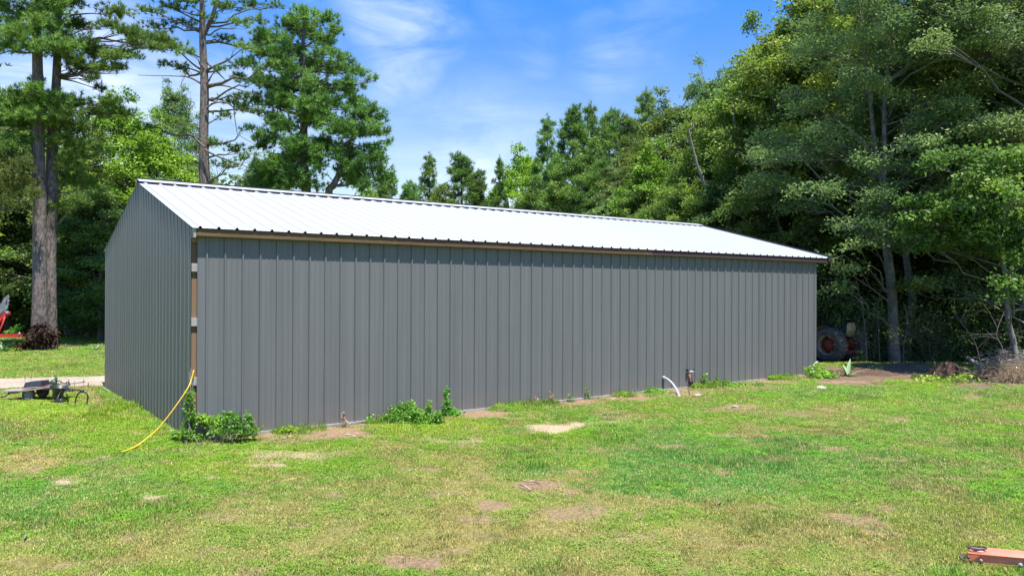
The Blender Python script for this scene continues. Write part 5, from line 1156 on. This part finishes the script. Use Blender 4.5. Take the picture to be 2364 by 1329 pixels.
mb = MB(); mb.tube([A(186, 901.2), A(193, 901.6)], .024, 8); mb.tube([A(160, 901), A(168, 901.2)], .022, 8); mb.build('grip', M_['blackp'], e)
mb = MB(); mb.tube(spline([A(118, 896, CZ - 0.10), A(108, 897, CZ - 0.00), A(100, 897.5, CZ - 0.00)], 6), [.05, .03, .03, .02][:len(spline([A(118, 896, CZ - 0.10), A(108, 897, CZ - 0.00), A(100, 897.5, CZ - 0.00)], 6))] if False else .03, 8); mb.build('chute', M_['blackp'], e)
P = [gp(173, 940), at(174, 925, CZ - 0.60), at(178, 912, CZ - 0.60), at(184, 905.5, CZ - 0.60), at(192, 904.8, CZ - 0.60), at(200, 908, CZ - 0.70), at(203, 917, CZ - 0.70), at(201, 929, CZ - 0.70), gp(203, 942)]
mb = MB(); mb.tube(spline(P, 40), .017, 8); o = mb.build('bent_tube', M_['black']); tag(o, 'black bent tube handle standing like an arch in the grass right of the spreader', 'tube handle')
# weeds hiding the cart wheels' foot
for i, (x, y) in enumerate([(22, 940), (92, 944), (150, 950), (196, 953)]):
    cluster('weed_patch', ['bright weeds in front of the cart left of its tyre', 'bright weeds in front of the cart right of its tyre', 'bright weeds below the black spreader', 'bright weeds at the foot of the bent tube arch'][i], [(x, y, 20, 3), (x + 14, y + 4, 16, 3)], 17.4 - .3 * (i % 2), .05, .03, .7, lf='lf_bright', seed=60 + i)
# dry seed stalks in front of the drive
mb = MB()
for i, (x, y0, y1) in enumerate([(56, 893, 858), (70, 896, 856), (157, 900, 868), (170, 900, 872), (191, 898, 867), (202, 896, 874), (94, 890, 868)]):
    p = gp(x, y0 + 8); q = p + np.array([.02, 0, (y0 - y1) / F_PX * 19]); mb.tube([p, (p + q) / 2 + np.array([.01, 0, 0]), q], [.005, .004, .003], 4); mb.lathe([(.004, 0), (.014, .04), (.004, .11)], tuple(q - np.array([0, 0, .08])), 'z', 5)
o = mb.build('seed_stalk', M_['twig'], kind='stuff'); tag(o, 'thin dry seed stalks standing in front of the pale drive', 'stalks')

# ------------------------------------------------------------------ red machine at the left photo edge
RZ_ = 33.0
e = empty('red_machine', tuple(gp(-20, 812)), label='red farm implement with a raised grey toothed blade at the left photo edge', cat='farm machine'); b = np.array(e.location)
def plate(name, pts, th, m, z=RZ_):
    V = [unproj(x, y, z) - b for x, y in pts]; n = len(V); V2 = [v + np.array([0, th, 0]) for v in V]
    mb = MB(); mb.add(V + V2, [tuple(reversed(range(n))), tuple(range(n, 2 * n))] + [(i, (i + 1) % n, n + (i + 1) % n, n + i) for i in range(n)]); return mb.build(name, M_[m], e)
tooth = [(-14, 742), (-9, 722), (-3, 708), (0, 703), (2, 699), (3.5, 700), (6, 692), (7.5, 693), (10, 686), (12, 687), (15, 682), (19, 679), (19.5, 684), (21, 686), (19.5, 690), (21, 695), (19, 698), (20, 703), (17.5, 706), (18, 711), (15, 713), (12, 719), (6, 726), (-4, 738)]
plate('blade', tooth, .05, 'steelgrey'); plate('blade_slot', [(12, 701), (15, 692), (16, 695), (14, 703)], .01, 'dark', RZ_ - .02)
plate('bracket', [(-50, 752), (-16, 742), (2, 722), (8, 714), (11, 719), (19, 719), (20, 726), (14, 728), (13, 734), (6, 735), (0, 742), (-16, 758), (-50, 770)], .14, 'red')
mb = MB(); mb.tube([unproj(12, 731, RZ_) - b, unproj(0, 762, RZ_) - b, unproj(-8, 790, RZ_) - b], .035, 8); mb.build('strut', M_['red'], e)
mb = MB(); mb.tube([unproj(16.5, 720, RZ_ - .06) - b, unproj(16.5, 720, RZ_ + .22) - b], .065, 10); mb.build('pin', M_['galv'], e)
plate('beam', [(-40, 771), (47, 771), (48, 777.5), (-40, 779)], .14, 'red', RZ_ - .4)
mb = MB(); mb.tube([unproj(45, 774, RZ_ - .4) - b, unproj(45, 766, RZ_ - .4) - b], .03, 8); mb.build('hitch_pin', M_['galv'], e)
plate('frame', [(-90, 740), (-60, 730), (-44, 745), (-42, 815), (-60, 815), (-90, 815)], .9, 'red', RZ_)

# ------------------------------------------------------------------ faded red tongue at the lower right corner
p0 = gp(2236, 1300); p1 = gp(2352, 1313); ax = unit(p1 - p0); ax[2] = 0; ax = unit(ax); sd_ = np.array([-ax[1], ax[0], 0])
e = empty('trailer_tongue', tuple(p0), math.atan2(ax[1], ax[0]), label='faded red steel trailer tongue with a brown ring lying in the lower right corner', cat='trailer tongue')
# local x runs along the beam, y away from the camera
def beam(y0, y1, h0, h1, L_, name, m='salmon', zt=0, x0=0):
    mb = MB(); V = []
    for (x, hh, ya, yb) in ((x0, h0, y0 + .03, y1 - .02), (x0 + .12, h0 * 1.1, y0, y1), (L_ * .5, (h0 + h1) / 2, y0 - .01, y1 + .03), (L_, h1, y0 - .03, y1 + .06)):
        V += [(x, ya, zt), (x, yb, zt), (x, yb, zt + hh), (x, ya, zt + hh)]
    Fc = [(0, 3, 2, 1), (12, 13, 14, 15)]
    for k in range(3):
        for q in range(4): a, b_ = 4 * k + q, 4 * k + (q + 1) % 4; Fc.append((a, b_, b_ + 4, a + 4))
    mb.add(V, Fc); return mb.build(name, M_[m], e)
beam(0, .10, .075, .13, 2.2, 'side_plate', zt=.02)
beam(.012, .21, .012, .03, 2.2, 'top_plate', zt=.095, x0=.03)
mb = MB(); mb.tube([(-.0, -.006, .098), (.35, -.01, .11), (.8, -.014, .125), (2.2, -.035, .16)], .010, 6); mb.build('edge_bead', M_['salmon'], e)
for (x, z, r_) in ((.47, .085, .018), (.42, .045, .020), (.1, .05, .012)):
    mb = MB(); mb.lathe([(r_, 0), (r_, -.014), (r_ * .8, -.02), (0, -.022)], (x, -.012, z), 'y', 12); mb.build('bolt', M_['galv'], e)
mb = MB(); mb.tube([(.09 + .075 * math.cos(a), .085 + .045 * math.sin(a), .135 + .006 * math.cos(a)) for a in np.arange(0, 6.28, .35)], .009, 7, closed=True); mb.build('ring', M_['rustgrey'], e)
mb = MB(); mb.lathe([(0, 0), (.05, .004), (.055, -.01)], (.10, .085, .122), 'z', 16); mb.build('ring_pad', M_['stone'], e)
mb = MB(); mb.tube([(-.03 + .035 * math.cos(a), .02 + .03 * math.sin(a), .05 + .02 * math.sin(a)) for a in np.arange(0, 6.28, .45)], .008, 6, closed=True); mb.build('hook', M_['rustgrey'], e)

# ------------------------------------------------------------------ lawn grass
tuftcol = bpy.data.collections.new('grass_tufts')
gmat = bpy.data.materials.new('grass_blade'); gmat.use_nodes = True; nt = gmat.node_tree; N = nt.nodes; N.clear()
ia = N.new('ShaderNodeAttribute'); ia.attribute_type = 'INSTANCER'; ia.attribute_name = 'tcol'
ta = N.new('ShaderNodeAttribute'); ta.attribute_name = 'tint'
mr = N.new('ShaderNodeMapRange'); mr.inputs[3].default_value = .72; mr.inputs[4].default_value = 1.32; nt.links.new(ta.outputs['Fac'], mr.inputs[0])
vsn = N.new('ShaderNodeVectorMath'); vsn.operation = 'SCALE'; nt.links.new(ia.outputs['Color'], vsn.inputs[0]); nt.links.new(mr.outputs[0], vsn.inputs['Scale'])
d = N.new('ShaderNodeBsdfDiffuse'); t = N.new('ShaderNodeBsdfTranslucent'); gl = N.new('ShaderNodeBsdfGlossy'); gl.inputs['Roughness'].default_value = .5; gl.inputs['Color'].default_value = (.4, .4, .4, 1)
m1 = N.new('ShaderNodeMixShader'); m1.inputs[0].default_value = .42; m2 = N.new('ShaderNodeMixShader'); m2.inputs[0].default_value = .04
nt.links.new(vsn.outputs[0], d.inputs[0]); nt.links.new(vsn.outputs[0], t.inputs[0]); nt.links.new(d.outputs[0], m1.inputs[1]); nt.links.new(t.outputs[0], m1.inputs[2]); nt.links.new(m1.outputs[0], m2.inputs[1]); nt.links.new(gl.outputs[0], m2.inputs[2])
o_ = N.new('ShaderNodeOutputMaterial'); nt.links.new(m2.outputs[0], o_.inputs[0])
def tuft(k, nb, H, w, rad, leafy=False):
    V = []; Fc = []; T = []
    for i in range(nb):
        a = rng.uniform(0, 6.28); r = rad * math.sqrt(rng.random()); x, y = r * math.cos(a), r * math.sin(a)
        h = H * rng.uniform(.55, 1.15); b = rng.uniform(0, 6.28); ln = rng.uniform(.15, .9) * h; dx, dy = math.cos(b) * ln, math.sin(b) * ln
        c = b + 1.57 + rng.uniform(-.5, .5); wx, wy = math.cos(c) * w / 2, math.sin(c) * w / 2; n = len(V)
        if leafy:
            z = h * .7; V += [(x, y, z), (x + dx * .5 + wx, y + dy * .5 + wy, z + .01), (x + dx, y + dy, z + .0), (x + dx * .5 - wx, y + dy * .5 - wy, z + .01)]; Fc.append((n, n + 1, n + 2, n + 3)); T.append(rng.random())
        else:
            V += [(x - wx, y - wy, -.01), (x + wx, y + wy, -.01), (x + dx * .35 + wx * .8, y + dy * .35 + wy * .8, h * .6), (x + dx * .35 - wx * .8, y + dy * .35 - wy * .8, h * .6), (x + dx, y + dy, h * .92), (x + dx, y + dy, h * .92)]
            Fc += [(n, n + 1, n + 2, n + 3), (n + 3, n + 2, n + 4, n + 5)]; tt = rng.random(); T += [tt, tt]
    me = np_mesh('tuft', np.array(V), np.array(Fc), gmat, tint=np.array(T))
    o = bpy.data.objects.new('tuft_%02d' % k, me); tuftcol.objects.link(o)
for k in range(3): tuft(k, 34, .028, .0065, .085)
for k in range(3, 5): tuft(k, 28, .060, .0075, .095)
tuft(5, 26, .034, .022, .09, leafy=True)
def scatter(n_per, box):
    x0, x1, y0, y1 = box; n = int(n_per * (x1 - x0) * (y1 - y0)); x = rng.uniform(x0, x1, n); y = rng.uniform(y0, y1, n)
    P = np.stack([x, y, gz(x, y)], -1); px, py, dep = proj(P)
    mg = 120 + 3.0 / np.maximum(dep, 3) * F_PX
    keep = (px > -mg) & (px < PW + mg) & (py > -50) & (py < PH + 400)
    return x[keep], y[keep]
xs, ys = [], []
for (n_per, box) in [(430, (-10, 10.5, 5.0, 9)), (360, (-13, 14, 9, 14)), (230, (-18, 19, 14, 20)), (120, (-23, 25, 20, 28)), (45, (-34, -6, 28, 47))]:
    a, b_ = scatter(n_per, box); xs.append(a); ys.append(b_)
xs = np.concatenate(xs); ys = np.concatenate(ys); n0 = len(xs)
fu = rng.uniform(-.1, BL + .4, 2600); fv = -.07 - rng.exponential(.10, 2600); fk = fbm(fu * 1.1, fu * 0 + 3, 2, 3) > .47
gu = -.17 - rng.exponential(.08, 550); gv = rng.uniform(0, BW, 550)
fu = np.concatenate([fu[fk], gu]); fv = np.concatenate([fv[fk], gv])
xs = np.concatenate([xs, BO[0] + BU[0] * fu + BV[0] * fv]); ys = np.concatenate([ys, BO[1] + BU[1] * fu + BV[1] * fv])
col, den, hgt = ground_cover(xs, ys)
fr = np.arange(len(xs)) >= n0; hgt = np.where(fr, np.where(np.arange(len(xs)) >= len(xs) - 550, rng.uniform(.8, 1.3, len(xs)), rng.uniform(1.2, 2.5, len(xs))), hgt); den = np.where(fr, .9, den)
col = np.where(fr[:, None], C_GREEN * .9, col)
k = rng.random(len(xs)) < np.clip(den, .0, 1) ** 1.5
xs, ys, col, hgt, den = xs[k], ys[k], col[k], hgt[k], den[k]
nG = len(xs)
cpx, cpy, _ = proj(np.stack([xs, ys, gz(xs, ys)], -1)); hgt = np.where((cpx < 215) & (cpy > 895) & (cpy < 962), .62, hgt)   # grass grazed short round the cart
dist = np.hypot(xs, ys)
lush = fbm(xs * .8 + 9, ys * .8, 3, 3)
kind = rng.integers(0, 3, nG)
kind = np.where((rng.random(nG) < np.clip((hgt - 1.1) * .6, 0, .5)), rng.integers(3, 5, nG), kind)
leafy_ = (fbm(xs * 1.4, ys * 1.4 + 50, 5, 3) > .58) & (rng.random(nG) < .35) & (den > .7)
kind = np.where(leafy_, 5, kind)
# mixed sward: green, straw and blue-green blades side by side
j = np.where(leafy_, .5 + .4 * rng.random(nG), rng.random(nG))[:, None]
base = col.copy()
base = np.where(j < .22, base * .4 + C_DRY * 1.15 * .6, base)
base = np.where((j > .22) & (j < .32), base * .5 + np.array([.36, .30, .14]) * .5, base)
base = np.where(j > .85, base * .6 + C_LUSH * .4, base)
base = np.where(leafy_[:, None], base * .45 + C_GREEN * .55, base)
bare = sstep(.5, .2, den)[:, None]; base = base * (1 - bare * .6) + C_GREEN * bare * .6
base = base * rng.uniform(.82, 1.18, nG)[:, None] * 1.85
Z = gz(xs, ys)
gme = bpy.data.meshes.new('grass'); gme.vertices.add(nG); gme.vertices.foreach_set('co', np.stack([xs, ys, Z], -1).astype(np.float32).ravel())
def attr(me, name, ty, arr, key='value'):
    a = me.attributes.new(name, ty, 'POINT'); a.data.foreach_set(key, np.ascontiguousarray(arr).ravel())
attr(gme, 'tcol', 'FLOAT_COLOR', np.concatenate([base, np.ones((nG, 1))], 1).astype(np.float32), 'color')
attr(gme, 'kind', 'INT', kind.astype(np.int32))
rot = np.stack([rng.normal(0, .12, nG), rng.normal(0, .12, nG), rng.uniform(0, 6.28, nG)], -1).astype(np.float32)
attr(gme, 'rot', 'FLOAT_VECTOR', rot, 'vector')
wid = np.interp(dist, [6, 14, 24, 45], [.9, 1.15, 1.7, 2.8]) * rng.uniform(.8, 1.25, nG)
scl = np.stack([wid, wid, np.clip(hgt, .6, 2.6) * rng.uniform(.75, 1.3, nG) * np.interp(dist, [6, 25, 45], [.85, 1.25, 1.7])], -1).astype(np.float32)
attr(gme, 'scl', 'FLOAT_VECTOR', scl, 'vector')
gme.materials.append(gmat)
go = link('grass', gme, kind='stuff'); tag(go, 'patchy mown grass and low weeds covering the lawn around the barn', 'grass')
ng = bpy.data.node_groups.new('grass_nodes', 'GeometryNodeTree')
ng.interface.new_socket('Geometry', in_out='INPUT', socket_type='NodeSocketGeometry'); ng.interface.new_socket('Geometry', in_out='OUTPUT', socket_type='NodeSocketGeometry')
gi = ng.nodes.new('NodeGroupInput'); gout = ng.nodes.new('NodeGroupOutput'); ci = ng.nodes.new('GeometryNodeCollectionInfo'); ci.inputs['Collection'].default_value = tuftcol
ci.inputs['Separate Children'].default_value = True; ci.inputs['Reset Children'].default_value = True
iop = ng.nodes.new('GeometryNodeInstanceOnPoints'); iop.inputs['Pick Instance'].default_value = True
def na(name, ty):
    n = ng.nodes.new('GeometryNodeInputNamedAttribute'); n.data_type = ty; n.inputs['Name'].default_value = name; return n.outputs['Attribute']
L_ = ng.links.new
L_(gi.outputs[0], iop.inputs['Points']); L_(ci.outputs[0], iop.inputs['Instance']); L_(na('kind', 'INT'), iop.inputs['Instance Index'])
e2r = ng.nodes.new('FunctionNodeEulerToRotation'); L_(na('rot', 'FLOAT_VECTOR'), e2r.inputs[0]); L_(e2r.outputs[0], iop.inputs['Rotation'])
L_(na('scl', 'FLOAT_VECTOR'), iop.inputs['Scale']); L_(iop.outputs[0], gout.inputs[0])
md = go.modifiers.new('grass', 'NODES'); md.node_group = ng
